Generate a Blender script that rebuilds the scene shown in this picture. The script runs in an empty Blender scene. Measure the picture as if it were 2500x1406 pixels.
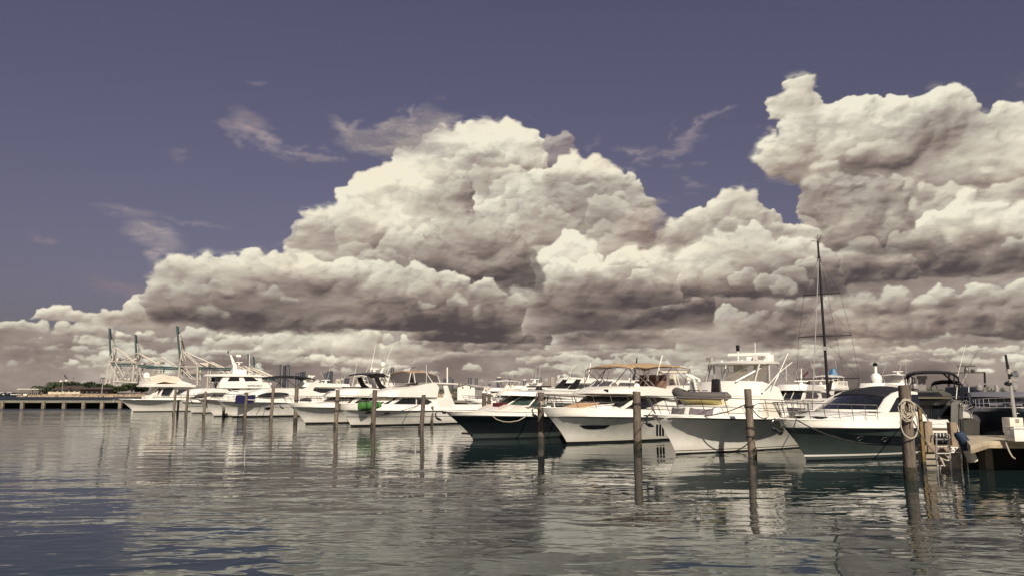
import bpy, bmesh, math, random
import numpy as np
from mathutils import Vector, Matrix
random.seed(7)
scene=bpy.context.scene
COL=scene.collection
R=math.radians
# ------------------------------------------------------------------ camera
HC=2.6                                   # eye height above the water
cam_d=bpy.data.cameras.new('camera'); cam=bpy.data.objects.new('camera',cam_d); COL.objects.link(cam)
cam.location=(0,0,HC); cam.rotation_euler=(R(98.1),0,0)
cam_d.sensor_width=36; cam_d.lens=36*1785/2500.; cam_d.clip_start=.1; cam_d.clip_end=20000
scene.camera=cam
# ------------------------------------------------------------------ sun
SUN_EL,SUN_AZ=39.0,170.0                 # azimuth clockwise from +Y: behind the viewer, to the right
sd=Vector((math.cos(R(SUN_EL))*math.sin(R(SUN_AZ)),math.cos(R(SUN_EL))*math.cos(R(SUN_AZ)),math.sin(R(SUN_EL))))
sl=bpy.data.lights.new('sun','SUN'); sl.energy=5.0; sl.angle=R(.5); sl.color=(1,.90,.74)
so=bpy.data.objects.new('sun',sl); COL.objects.link(so); so.rotation_euler=sd.to_track_quat('Z','Y').to_euler(); so.location=(0,0,60)
scene.view_settings.view_transform='Standard'; scene.view_settings.look='None'; scene.view_settings.exposure=0; scene.view_settings.gamma=1
scene.cycles.max_bounces=8; scene.cycles.caustics_reflective=True; scene.cycles.caustics_refractive=False
# ------------------------------------------------------------------ cloud field by direction
F_PX=1785.0; PITCH=math.radians(8.1)
SW,SH=2560,736; AZ0,AZ1=-70.0,70.0; EL0,EL1=-2.0,38.25
def az_el(u,v):
    x=(u-1250)/F_PX; y=-(v-703)/F_PX
    d=(x, math.cos(PITCH)-y*math.sin(PITCH), math.sin(PITCH)+y*math.cos(PITCH))
    n=math.sqrt(sum(c*c for c in d))
    return math.degrees(math.atan2(d[0],d[1])), math.degrees(math.asin(d[2]/n))
def to_sky(u,v):
    a,e=az_el(u,v)
    return (a-AZ0)/(AZ1-AZ0)*SW, (EL1-e)/(EL1-EL0)*SH
def sky_clouds(seed=5):
    rng=np.random.default_rng(seed)
    PX=SW/(AZ1-AZ0)
    def spec(beta,sx=1.0,sy=1.0):
        fy=np.fft.fftfreq(SH)[:,None]*sy*SH; fx=np.fft.rfftfreq(SW)[None,:]*sx*SW
        r=np.sqrt(fx*fx+fy*fy); r[0,0]=1
        ph=rng.random(r.shape)*2*np.pi
        a=r**(-beta/2)*np.exp(1j*ph); a[0,0]=0; a[r<5]=0
        n=np.fft.irfft2(a,s=(SH,SW)); return n/n.std()
    def blur(a,s):
        fy=np.fft.fftfreq(SH)[:,None]; fx=np.fft.rfftfreq(SW)[None,:]
        return np.fft.irfft2(np.fft.rfft2(a)*np.exp(-2*np.pi**2*s*s*(fx*fx+fy*fy)),s=(SH,SW))
    fine=spec(2.6); mid=spec(3.2); big=spec(3.8); wxn=spec(3.0); wyn=spec(3.0)
    streak=spec(3.0,0.5,1.7); edgy=spec(3.6)
    yy,xx=np.mgrid[0:SH,0:SW].astype(np.float32)
    def warp(a,amp):
        X=np.clip(np.rint(xx+wxn*amp),0,SW-1).astype(int); Y=np.clip(np.rint(yy+wyn*amp),0,SH-1).astype(int)
        return a[Y,X]
    def ramp(t,stops):
        t=np.clip(t,0,1); P=[s[0] for s in stops]
        c=np.stack([np.interp(t,P,[(s[1][k]/255.)**2.2 for s in stops]) for k in range(3)],-1)
        return c
    RGB=np.zeros((SH,SW,3)); A=np.zeros((SH,SW))
    def over(col,al):
        nonlocal RGB,A
        al=np.clip(al,0,1)
        RGB=RGB*(1-al[...,None])+col*al[...,None]; A=A*(1-al)+al
    S=[(0,(74,68,74)),(.18,(98,87,86)),(.36,(128,115,110)),(.54,(158,148,138)),(.70,(188,182,166)),(.84,(216,209,186)),(1,(244,236,208))]
    def blurw(a,s):
        h,w=a.shape; p=int(3*s)+1
        a=np.pad(a,p,mode='edge'); fy=np.fft.fftfreq(h+2*p)[:,None]; fx=np.fft.rfftfreq(w+2*p)[None,:]
        return np.fft.irfft2(np.fft.rfft2(a)*np.exp(-2*np.pi**2*s*s*(fx*fx+fy*fy)),s=(h+2*p,w+2*p))[p:p+h,p:p+w]
    def window(x0,x1,y0,y1):
        x0,x1=int(max(0,x0)),int(min(SW,x1)); y0,y1=int(max(0,y0)),int(min(SH,y1))
        return (slice(y0,y1),slice(x0,x1))
    def warpw(a,amp,W,gx=0):
        h,w=a.shape
        X=np.clip(np.rint(xx[W]-W[1].start+wxn[W]*amp),0,w-1).astype(int); Y=np.clip(np.rint(yy[W]-W[0].start+wyn[W]*amp),0,h-1).astype(int)
        return a[Y,X]
    def put(W,col,al):
        al=np.clip(al,0,1)
        RGB[W]=RGB[W]*(1-al[...,None])+col*al[...,None]; A[W]=A[W]*(1-al)+al
    S=[(0,(85,76,77)),(.15,(107,96,92)),(.32,(137,123,115)),(.50,(165,151,140)),(.66,(190,180,165)),(.82,(214,205,187)),(1,(243,234,212))]
    def cloud(puffs,base=None,soft=1.3,wob=3.0,dark=1.0,gain=1.0,lift=0.0,levels=3,ero=.35,kids=(13,9,6),opac=1.0,tint=None,smooth=1.0,flat=True,sub=0,fade=False):
        """puffs (u,v,r) in photo pixels; base: v of the flat cloud base"""
        if sub:                                    # torn translucent fringe around the mass
            for k in range(int(sub*.7)):
                u,v,r=puffs[rng.integers(len(puffs))]; a=rng.uniform(-math.pi,.3)
                wisp([(u+math.cos(a)*r*1.02,v+math.sin(a)*r*1.0,r*rng.uniform(.35,.75),r*rng.uniform(.16,.34),math.degrees(a)+90+rng.uniform(-35,35))],rng.uniform(.3,.65),(196,184,172) if rng.random()<.6 else (172,158,154),thr=.16,w=1.3)
        sp=[]; tops=[]
        for (u,v,r) in puffs:
            x,y=to_sky(u,v); x2,_=to_sky(u+r,v); R=abs(x2-x); sp.append((x,y,0.0,R)); tops.append(y-R)
        by=to_sky(1250,base)[1] if base else max(s[1]+s[3]*.8 for s in sp)
        cur=list(sp)
        for L in range(levels):
            nxt=[]
            for (x,y,z,R) in cur:
                if R<1.6: continue
                for k in range(kids[L]):
                    th=rng.normal(-np.pi/2,1.25); ph=rng.uniform(0.0,1.15)
                    q=rng.uniform(.26,.52)*R; D=R*rng.uniform(.72,.98)
                    cx=x+D*np.cos(th)*np.cos(ph); cy=y+D*np.sin(th)*np.cos(ph); cz=z+D*np.sin(ph)
                    if cy>by-.2*q: continue
                    nxt.append((cx,cy,cz,q))
            sp+=nxt; cur=nxt
        W=window(min(s[0]-s[3] for s in sp)-30,max(s[0]+s[3] for s in sp)+30,min(s[1]-s[3] for s in sp)-30,max(by,max(s[1] for s in sp))+50)
        if W[1].stop-W[1].start<8 or W[0].stop-W[0].start<8: return
        ox,oy=W[1].start,W[0].start; h_,w_=W[0].stop-oy,W[1].stop-ox
        H=np.full((h_,w_),-1e3,np.float32)
        for (x,y,z,R) in sp:
            x-=ox; y-=oy
            x0,x1=int(max(0,x-R)),int(min(w_,x+R+2)); y0,y1=int(max(0,y-R)),int(min(h_,y+R+2))
            if x1<=x0 or y1<=y0: continue
            dx=np.arange(x0,x1)-x; dy=np.arange(y0,y1)-y
            d=R*R-(dx*dx)[None,:]-(dy*dy)[:,None]
            h=np.where(d>0,z+np.sqrt(np.maximum(d,0)),-1e3)
            np.maximum(H[y0:y1,x0:x1],h,out=H[y0:y1,x0:x1])
        if base and flat:
            for (x,y,z,R) in sp[:len(puffs)]:
                x-=ox; y-=oy; b_=by-oy
                if not (0<b_-y<2.4*R+16): continue
                x0,x1=int(max(0,x-1.3*R)),int(min(w_,x+1.3*R+1)); y0,y1=int(max(0,y)),int(min(h_,b_+14))
                if x1<=x0 or y1<=y0: continue
                q=1-((np.arange(x0,x1)-x)/(1.32*R))**2
                h=(.82*R*np.sqrt(q.clip(0,1)))[None,:]*np.ones((y1-y0,1))
                np.maximum(H[y0:y1,x0:x1],h,out=H[y0:y1,x0:x1])
        F,M,B,Y=fine[W],mid[W],big[W],yy[W]
        m=(H>-900).astype(float)
        m*=1/(1+np.exp((Y-(by+B*2.2+M*1.5))/1.6))
        H=np.where(H>-900,H,0)
        H=warpw(H,wob,W); m=warpw(m,wob,W)
        ms=blurw(m,soft); m6=blurw(m,6); m10=blurw(m,10)
        E=np.clip(.5+.5*edgy[W],0,1)*(.72 if levels>2 else .3)                      # 0 crisp cauliflower edge .. 1 torn, translucent edge
        m4=blurw(m,3.2)
        src=ms*(1-E)+m4*E
        al=np.clip((src-.5+.12*E-(ero*.18+.16*E)*(F+.7*M)*np.clip(1.7-2*m6,0,1))*(2.7-1.8*E)+.5,0,1)
        al=al*np.clip(m6*4-.15,0,1)
        if fade: al=al*np.clip((by+3*B-Y)/(.62*max(by-min(tops),6)),0,1)**.8
        Hn=H+0.35*F+2.2*M+2.0*B
        det=0
        for s,w in ((1.0,.5),(2.4,.6)):
            gy,gx=np.gradient(blurw(Hn,s)); det=det+w*((gx*.30+gy*.74+.54)/np.sqrt(gx*gx+gy*gy+1.4)-.40)
        tot=0
        for s,w in ((1.1,.10),(3.0,.17),(8,.28),(18,.46),(40,.66)):
            b=blurw(Hn,s*smooth); gy,gx=np.gradient(b)
            n=np.sqrt(gx*gx+gy*gy+1.4)
            tot=tot+w*((gx*.30+gy*.74+.54)/n-.40)
        ao=np.clip((Hn-blurw(Hn,9))/10,-1,1)*.07
        ty=min(tops); span=max(by-ty,8)
        thick=0
        for k,dy in enumerate((6,14,26,44)):
            r_=np.zeros_like(m); r_[dy:]=m[:-dy] if dy<h_ else 0; thick=thick+r_*(.10+.03*k)
        under=np.exp(-((by+B*3-Y)/(.36*span+4)).clip(0,9))
        t=.635+gain*tot*.56+.17*det*(1-E)*np.clip(1.35-m10,.25,1)+ao*.8+lift-.06*blurw(thick,4)+.13*np.clip(1-m10*1.05,0,1)*(1-E)-dark*.50*under*np.clip(m10*1.3,0,1)+.03*M+.055*B+.05*edgy[W]
        col=ramp(t,S)
        if tint is not None: col=col*np.array(tint)
        tn=(mid[W]*.5+edgy[W]*.5)[...,None]*np.array([.018,.0,-.012])
        col=col*(1+tn+np.clip(t-.35,0,.4)[...,None]*np.array([-.03,.004,-.004]))
        put(W,col,al*opac)
        # lesser heads standing out in front of the mass
        if sub:
            big_=[p for p in puffs if p[2]>=30]
            items=[]
            for k in range(int(sub*.8)):
                u,v,r=big_[rng.integers(len(big_))]; a=rng.uniform(0,6.28); q=rng.random()**.5*.8
                uu,vv=u+math.cos(a)*q*r,v+math.sin(a)*q*r; 
                if base and vv>base-.16*(base-min(p[1]-p[2] for p in puffs)): continue
                items.append((vv,uu,r*rng.uniform(.26,.56)))
            for vv,uu,rr in sorted(items):
                n=int(rng.integers(3,7)); pf=[]
                for i in range(n):
                    w_=(i+.5)/n-.5; pf.append((uu+w_*rr*2.6,vv+abs(w_)*rr*1.1+rng.uniform(-.25,.25)*rr,rr*rng.uniform(.45,.85)*(1-abs(w_)*.6)))
                dd=0 if not base else np.clip((vv-(base-span/PX/.0321*.55))/(span/PX/.0321*.55),0,1)
                cloud(pf,base=vv+rr*1.5,levels=3,kids=(10,7,4),lift=lift+rng.uniform(-.10,.09)-.36*dark*dd,dark=rng.uniform(.05,.4),soft=1.7,wob=3.0,opac=opac*rng.uniform(.5,.9),ero=.5,fade=True,flat=False,tint=tint)
    def wisp(pts,opac=.5,col=(176,160,158),thr=.1,w=1.0):
        k=PX*.0321; P=[(to_sky(p[0],p[1]),p) for p in pts]
        R=max(max(p[2],p[3]) for p in pts)*k*2.2+20
        W=window(min(q[0][0] for q in P)-R,max(q[0][0] for q in P)+R,min(q[0][1] for q in P)-R,max(q[0][1] for q in P)+R)
        m=np.zeros(xx[W].shape)
        for (x,y),(u,v,ru,rv,ang) in P:
            ca,sa=math.cos(math.radians(ang)),math.sin(math.radians(ang))
            X=((xx[W]-x)*ca+(yy[W]-y)*sa)/(ru*k); Y=(-(xx[W]-x)*sa+(yy[W]-y)*ca)/(rv*k)
            m=np.maximum(m,np.exp(-(X*X+Y*Y)*1.2))
        m=warpw(m,7*w,W)
        a=np.clip(m*1.35-thr-.17*(fine[W]+mid[W]*1.2)*np.sqrt(m+1e-4)*1.5-.10,0,1)
        a=blurw(a,1.1)*(.75+.25*np.clip(fine[W],-1,1))
        t=(np.array(col)/255.)**2.2
        sh=(1+.10*mid[W]+.05*fine[W])[...,None]
        put(W,t[None,None,:]*sh,a*opac)
    # ---- cloud deck and haze toward the horizon
    xs=np.array([to_sky(u,800)[0] for u in (-900,0,200,400,900,1230,1330,1500,1620,1700,1900,2100,2600,3300)])
    ys=np.array([to_sky(1250,v)[1] for v in (850,822,815,790,760,745,700,690,720,690,640,610,590,590)])
    edge=np.interp(xx[0],xs,ys)[None,:]+7*big+2*mid
    hz=np.clip((yy-edge)/7.,0,1)
    dn=np.clip((yy-edge)/90.,0,1)
    t=.45+.08*big+.03*streak+.03*mid-.02*dn
    over(ramp(t,S),hz*.97)
    N=330; L=[]
    for i in range(N):
        q=rng.random()**.85; v=946-q*124; h=4+q*27
        L.append((v,rng.uniform(-500,3000),h*rng.uniform(.6,1.25),h*rng.uniform(2.2,6)))
    for v,u,h,ww in sorted(L,reverse=True):
        n=max(3,int(ww/h*1.3)); pf=[]; k=rng.uniform(-.8,.8)
        for i in range(n):
            q=(i+.5)/n; e=math.sin(math.pi*q)**.6*(1+k*(q-.5))
            pf.append((u+(q-.5)*ww,v-h*.2*e,h*rng.uniform(.35,1.0)*(.35+.65*e)))
        br=rng.random()**.8
        cloud(pf,base=v+h*.3,levels=2,kids=(9,6),soft=1.1,wob=2.6,lift=-.13+.22*br**1.5,dark=rng.uniform(.3,.8),opac=.8+.2*br,ero=.8,gain=1.5)
    def row(v,us,w,h,lift,dark,op=.9):
        for u in us:
            ww=w*rng.uniform(.7,1.5); n=max(4,int(ww/h*1.3)); pf=[]
            for i in range(n):
                q=(i+.5)/n; e=math.sin(math.pi*q)**.6
                pf.append((u+(q-.5)*ww,v-h*.2*e,h*rng.uniform(.4,.95)*(.4+.6*e)))
            cloud(pf,base=v+h*.4,levels=2,kids=(9,6),soft=1.1,wob=3,lift=lift+rng.uniform(-.08,.08),dark=dark,opac=op,ero=.6)
    return dict(cloud=cloud,wisp=wisp,row=row,over=over,get=lambda:(RGB,A),rng=rng)
def paint():
    K=sky_clouds(); cloud,wisp=K['cloud'],K['wisp']; r=K['rng']
    # left low bank
    cloud([(10,812,30),(50,806,28),(90,812,24),(-60,815,40)],base=838,lift=-.02,dark=.6)
    cloud([(150,812,22),(200,815,24),(250,812,22)],base=838,lift=-.08,dark=.5)
    cloud([(100,778,24),(128,768,26),(150,766,27),(175,780,25),(210,790,22),(85,792,20),(235,792,20)],base=812,lift=.03,dark=.55,ero=.7)
    cloud([(250,780,22),(285,775,22),(320,768,28),(345,745,28),(370,750,30),(380,790,30),(300,790,24)],base=812,lift=.0,dark=.55)
    K['row'](884,[60,210,520,700,900,1060,1350,1560,1750,1900,2150,2350],150,13,-.10,.4)
    K['row'](862,[120,300,30,620,980,1240,1500,1700,2050,2260,2450],170,20,-.06,.5)
    K['row'](838,[560,740,840],150,30,-.02,.6)
    K['row'](866,[-40,60,190,330,440],120,20,-.02,.5)
    K['row'](905,[20,130,260,410],90,11,-.02,.4)
    # right-hand lower rows
    K['row'](842,[1130,1290,1450,1600,1780,1990,2180,2400,2600],240,34,-.12,.8)
    cloud([(860,850,24),(900,838,22),(830,852,18)],base=866,dark=.6,lift=-.05)
    cloud([(1040,805,34),(1090,800,30),(1150,800,34),(1210,806,34),(1270,808,30),(1330,812,24)],base=832,lift=-.16,dark=.9)
    cloud([(1400,790,40),(1460,800,40),(1530,800,44),(1600,805,36),(1700,800,46),(1780,790,44)],base=840,lift=-.02,dark=.8)
    cloud([(1850,800,40),(1950,790,46),(2050,790,44),(2150,800,40),(2260,800,40),(2380,800,44),(2500,800,50),(2620,790,60)],base=842,lift=-.22,dark=1.1)
    cloud([(1940,750,40),(2040,745,40),(2100,760,44),(2190,740,44),(2290,745,44),(2400,735,50),(2500,740,60),(2640,740,80)],base=792,sub=14,lift=-.08,dark=.9)
    cloud([(1820,812,26),(1900,808,34),(1990,806,36),(2090,806,36),(2190,808,34),(2290,808,32),(2380,806,34),(2470,800,38),(2580,800,44)],base=846,levels=1,lift=-.50,dark=.3,soft=6,wob=6,opac=.8,ero=.3)
    # dark upper-right bases and mid rows
    cloud([(1370,700,60),(1440,705,60),(1500,720,55),(1330,730,50),(1600,735,55),(1680,730,50),(1560,770,45),(1640,775,40),(1460,770,40),(1380,770,40)],base=805,sub=14,lift=-.03,dark=.75)
    # upper right giant
    cloud([(1950,236,42),(1965,290,55),(1905,270,34),(1890,385,46),(1960,380,80),(2040,310,60),(2100,300,60),(2170,310,60),(2080,400,110),(2230,320,55),(2300,280,58),(2340,290,52),(2300,360,90),(2200,420,120),(2400,380,90),(2450,315,60),(2510,310,70),(2600,330,100),(2350,470,120),(2480,460,120),(2620,470,150),(2060,470,85),(2010,420,60),(2150,520,110),(2300,560,110),(2450,580,120),(2650,600,130),(2060,560,75)],base=655,sub=46,lift=.0,dark=.75,wob=4)
    cloud([(2000,500,34),(2060,540,60),(2150,560,80),(2250,590,80),(2100,610,70),(1990,560,28),(2380,540,80),(2500,520,90)],base=640,lift=-.32,dark=.3,ero=.5,soft=2.0,wob=6,opac=.85)
    cloud([(2150,640,40),(2230,600,55),(2290,570,55),(2380,560,72),(2450,560,70),(2520,590,80),(2340,640,80),(2440,660,80),(2600,620,110),(2230,660,50)],base=716,sub=20,lift=.03,dark=1.0)
    cloud([(2070,650,50),(2120,620,45),(2000,670,45),(2180,670,50),(2060,700,40)],base=720,lift=-.08,dark=.9)
    cloud([(2010,575,40),(2090,590,50),(2180,600,50),(2270,590,50),(2080,540,40),(2190,545,40)],base=655,levels=2,lift=-.30,dark=.2,soft=7,wob=7,opac=.65,ero=.4)
    cloud([(2150,690,26),(2240,690,28),(2340,692,30),(2440,690,32),(2550,690,36)],base=722,levels=1,lift=-.52,dark=.2,soft=6,wob=6,opac=.75,ero=.3)
    # right middle
    cloud([(1650,590,46),(1700,565,48),(1750,600,60),(1780,510,48),(1820,545,50),(1870,580,50),(1930,580,40),(1610,620,30),(1830,600,60),(1960,600,45)],base=655,sub=12,lift=.0,dark=.6)
    cloud([(1700,650,44),(1760,630,60),(1840,635,70),(1920,645,64),(1990,660,50),(1680,690,40),(1800,680,60),(1900,690,60)],base=735,sub=14,lift=-.01,dark=.95)
    # centre tower
    cloud([(1350,370,34),(1380,355,30),(1400,390,30)],base=440,opac=.55,ero=1.2,lift=-.2,wob=8,soft=2.5,dark=.1,tint=(1,.94,.95))
    cloud([(1240,362,54),(1180,385,62),(1110,385,62),(1060,400,60),(1270,400,62),(1150,450,100),(1250,470,80),(1010,460,70),(930,490,62),(870,510,46),(1040,540,110),(930,570,100),(830,560,60),(860,620,90),(780,580,46),(1000,640,110),(1150,600,120),(1280,580,100),(770,650,60),(1120,700,90),(1280,680,80)],base=745,sub=60,lift=.07,dark=.45,wob=3.5)
    cloud([(740,545,22),(770,540,22),(730,580,24),(790,560,26)],base=620,opac=.75,ero=.9,lift=-.06,wob=6,soft=2,dark=.2)
    cloud([(1470,440,55),(1400,450,60),(1340,480,58),(1530,480,52),(1560,510,38),(1440,520,80),(1340,560,80),(1520,560,55),(1420,600,70)],base=668,sub=20,lift=-.02,dark=.5,wob=4.5)
    cloud([(1540,560,34),(1590,540,24),(1560,590,30),(1500,620,36)],base=640,opac=.6,ero=1.3,lift=-.14,wob=9,soft=3,dark=.2,tint=(1,.95,.96))
    cloud([(1385,610,38),(1350,650,40),(1430,640,38)],base=700,lift=.12,dark=.3)
    cloud([(1380,690,50),(1440,670,40),(1540,660,46),(1590,650,34),(1620,670,30),(1500,690,50),(1300,720,50),(1600,700,36)],base=752,sub=16,lift=.0,dark=.7)
    cloud([(1118,492,38),(1100,530,44),(1075,570,40),(1130,570,60),(1090,620,64),(1160,610,70),(1210,600,50),(1060,640,44),(1230,660,54),(1180,670,54)],base=702,lift=-.17,dark=.55,wob=3.5,soft=1.6)
    cloud([(1080,640,50),(1150,660,50),(1220,670,46),(1270,640,36)],base=712,lift=-.42,dark=.2,wob=6,soft=4,opac=.8,ero=.6)
    # long low shelf on the left
    cloud([(415,690,34),(455,665,40),(500,680,48),(560,690,56),(620,675,48),(690,690,60),(760,690,58),(840,700,60),(930,705,60),(1020,712,56),(1100,725,46),(1180,735,36),(1240,745,24),(480,740,60),(400,720,30)],base=806,sub=26,lift=.02,dark=1.35,wob=4)
    # soft dark underside of the shelf
    cloud([(460,770,20),(520,775,22),(600,778,26),(700,782,26),(800,780,26),(900,776,26),(1000,768,22),(1090,760,18),(1180,754,14)],base=806,levels=1,lift=-.62,dark=.3,soft=7,wob=5,opac=.75,ero=.2)
    # wisps
    wisp([(590,330,40,10,30),(640,350,50,6,40),(700,385,40,5,5),(560,300,30,8,20)],.4,thr=.22)
    wisp([(880,300,40,8,-40),(960,290,50,8,-50),(1090,285,40,10,-20),(1010,275,30,8,-60)],.5,(185,172,166),thr=.2)
    wisp([(720,600,60,8,0),(650,610,40,6,10),(560,640,30,5,0)],.35,thr=.22)
    wisp([(1720,400,20,5,0),(1760,300,30,4,-30),(1640,320,30,5,-60),(1660,470,24,5,10),(1740,470,20,6,0)],.4,thr=.25)
    wisp([(610,305,50,26,20),(660,335,60,20,35),(740,370,70,12,12),(800,382,50,8,5)],.75)
    wisp([(850,330,50,22,35),(910,340,80,26,5),(980,320,70,40,-20),(1050,300,60,34,-25),(1000,350,80,30,0)],.85,(178,166,160))
    wisp([(1190,300,36,10,-20)],.5)
    wisp([(1680,345,46,16,-20),(1640,355,60,7,-10),(1740,285,50,10,-35),(1700,315,50,8,-40),(1560,355,50,8,5),(1590,380,40,6,-20)],.6)
    wisp([(1590,400,20,10,0),(1660,410,25,9,0),(1690,450,30,8,20),(1600,480,30,6,0),(1460,345,10,24,30)],.35,thr=.2)
    wisp([(350,570,40,24,20),(400,585,40,26,20),(395,625,20,30,0),(340,560,34,18,0)],.85,(178,166,164))
    wisp([(300,505,60,12,5),(470,545,70,6,10)],.45)
    wisp([(95,578,34,8,8)],.35,(170,145,145)); wisp([(612,197,26,6,0)],.6); wisp([(450,380,20,8,10)],.2)
    wisp([(300,695,90,18,5),(350,710,60,14,10)],.4,(150,130,132))
    wisp([(1080,520,1,1,0)],.01)
    return K['get']()
# ------------------------------------------------------------------ world: sky texture + clouds laid out by azimuth and elevation
def make_world():
    W=bpy.data.worlds.new('World'); scene.world=W; W.use_nodes=True
    nt=W.node_tree; N=nt.nodes; Lk=nt.links; N.clear()
    def nd(t,**k):
        n=N.new(t)
        for a,b in k.items(): setattr(n,a,b)
        return n
    def mth(op,a,b=None,c=None):
        n=nd('ShaderNodeMath',operation=op)
        for i,x in enumerate((a,b,c)):
            if x is None: continue
            if isinstance(x,(int,float)): n.inputs[i].default_value=x
            else: Lk.new(x,n.inputs[i])
        return n.outputs[0]
    RGB,A=paint()
    pix=np.ones((SH,SW,4),np.float32); pix[...,:3]=(RGB/np.maximum(A,1e-3)[...,None]); pix[...,3]=A
    im=bpy.data.images.new('cloud_field',SW,SH,alpha=True,float_buffer=True); im.colorspace_settings.name='Non-Color'; im.alpha_mode='CHANNEL_PACKED'
    im.pixels.foreach_set(np.ascontiguousarray(pix[::-1]).ravel()); im.update(); im.pack()
    tc=nd('ShaderNodeTexCoord'); sp=nd('ShaderNodeSeparateXYZ'); Lk.new(tc.outputs['Generated'],sp.inputs[0])
    x,y,z=sp.outputs
    az=mth('ARCTAN2',x,y); el=mth('ARCSINE',z)
    U=mth('MULTIPLY_ADD',az,57.29578/(AZ1-AZ0),-AZ0/(AZ1-AZ0)); V=mth('MULTIPLY_ADD',el,57.29578/(EL1-EL0),-EL0/(EL1-EL0))
    V=mth('MAXIMUM',V,.045)
    cb=nd('ShaderNodeCombineXYZ'); Lk.new(U,cb.inputs[0]); Lk.new(V,cb.inputs[1])
    tx=nd('ShaderNodeTexImage',image=im,extension='MIRROR',interpolation='Linear'); Lk.new(cb.outputs[0],tx.inputs[0])
    inside=mth('LESS_THAN',V,.995); al=mth('MULTIPLY',tx.outputs['Alpha'],inside)
    sky=nd('ShaderNodeTexSky',sky_type='NISHITA',sun_disc=False); sky.sun_elevation=R(SUN_EL); sky.sun_rotation=R(SUN_AZ)
    sky.air_density=1.0; sky.dust_density=1.6; sky.ozone_density=1.5
    hs=nd('ShaderNodeHueSaturation'); hs.inputs['Saturation'].default_value=.53; Lk.new(sky.outputs[0],hs.inputs['Color'])
    tn=nd('ShaderNodeMix',data_type='RGBA',blend_type='MULTIPLY'); tn.inputs[0].default_value=1; Lk.new(hs.outputs[0],tn.inputs[6]); mrt=nd('ShaderNodeMapRange'); Lk.new(el,mrt.inputs[0]); mrt.inputs[1].default_value=.09; mrt.inputs[2].default_value=.48
    tm=nd('ShaderNodeMix',data_type='RGBA'); Lk.new(mrt.outputs[0],tm.inputs[0]); tm.inputs[6].default_value=SKY_LOW; tm.inputs[7].default_value=SKY_TINT; Lk.new(tm.outputs[2],tn.inputs[7])
    b1=nd('ShaderNodeBackground'); b1.inputs[1].default_value=.085; Lk.new(tn.outputs[2],b1.inputs[0])
    b2=nd('ShaderNodeBackground'); b2.inputs[1].default_value=1.0; Lk.new(tx.outputs['Color'],b2.inputs[0])
    mx=nd('ShaderNodeMixShader'); Lk.new(al,mx.inputs[0]); Lk.new(b1.outputs[0],mx.inputs[1]); Lk.new(b2.outputs[0],mx.inputs[2])
    out=nd('ShaderNodeOutputWorld'); Lk.new(mx.outputs[0],out.inputs[0])
    W.cycles.sampling_method='MANUAL'; W.cycles.sample_map_resolution=1024
SKY_TINT=(.475,.41,.56,1); SKY_LOW=(.405,.335,.395,1)
make_world()
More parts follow.
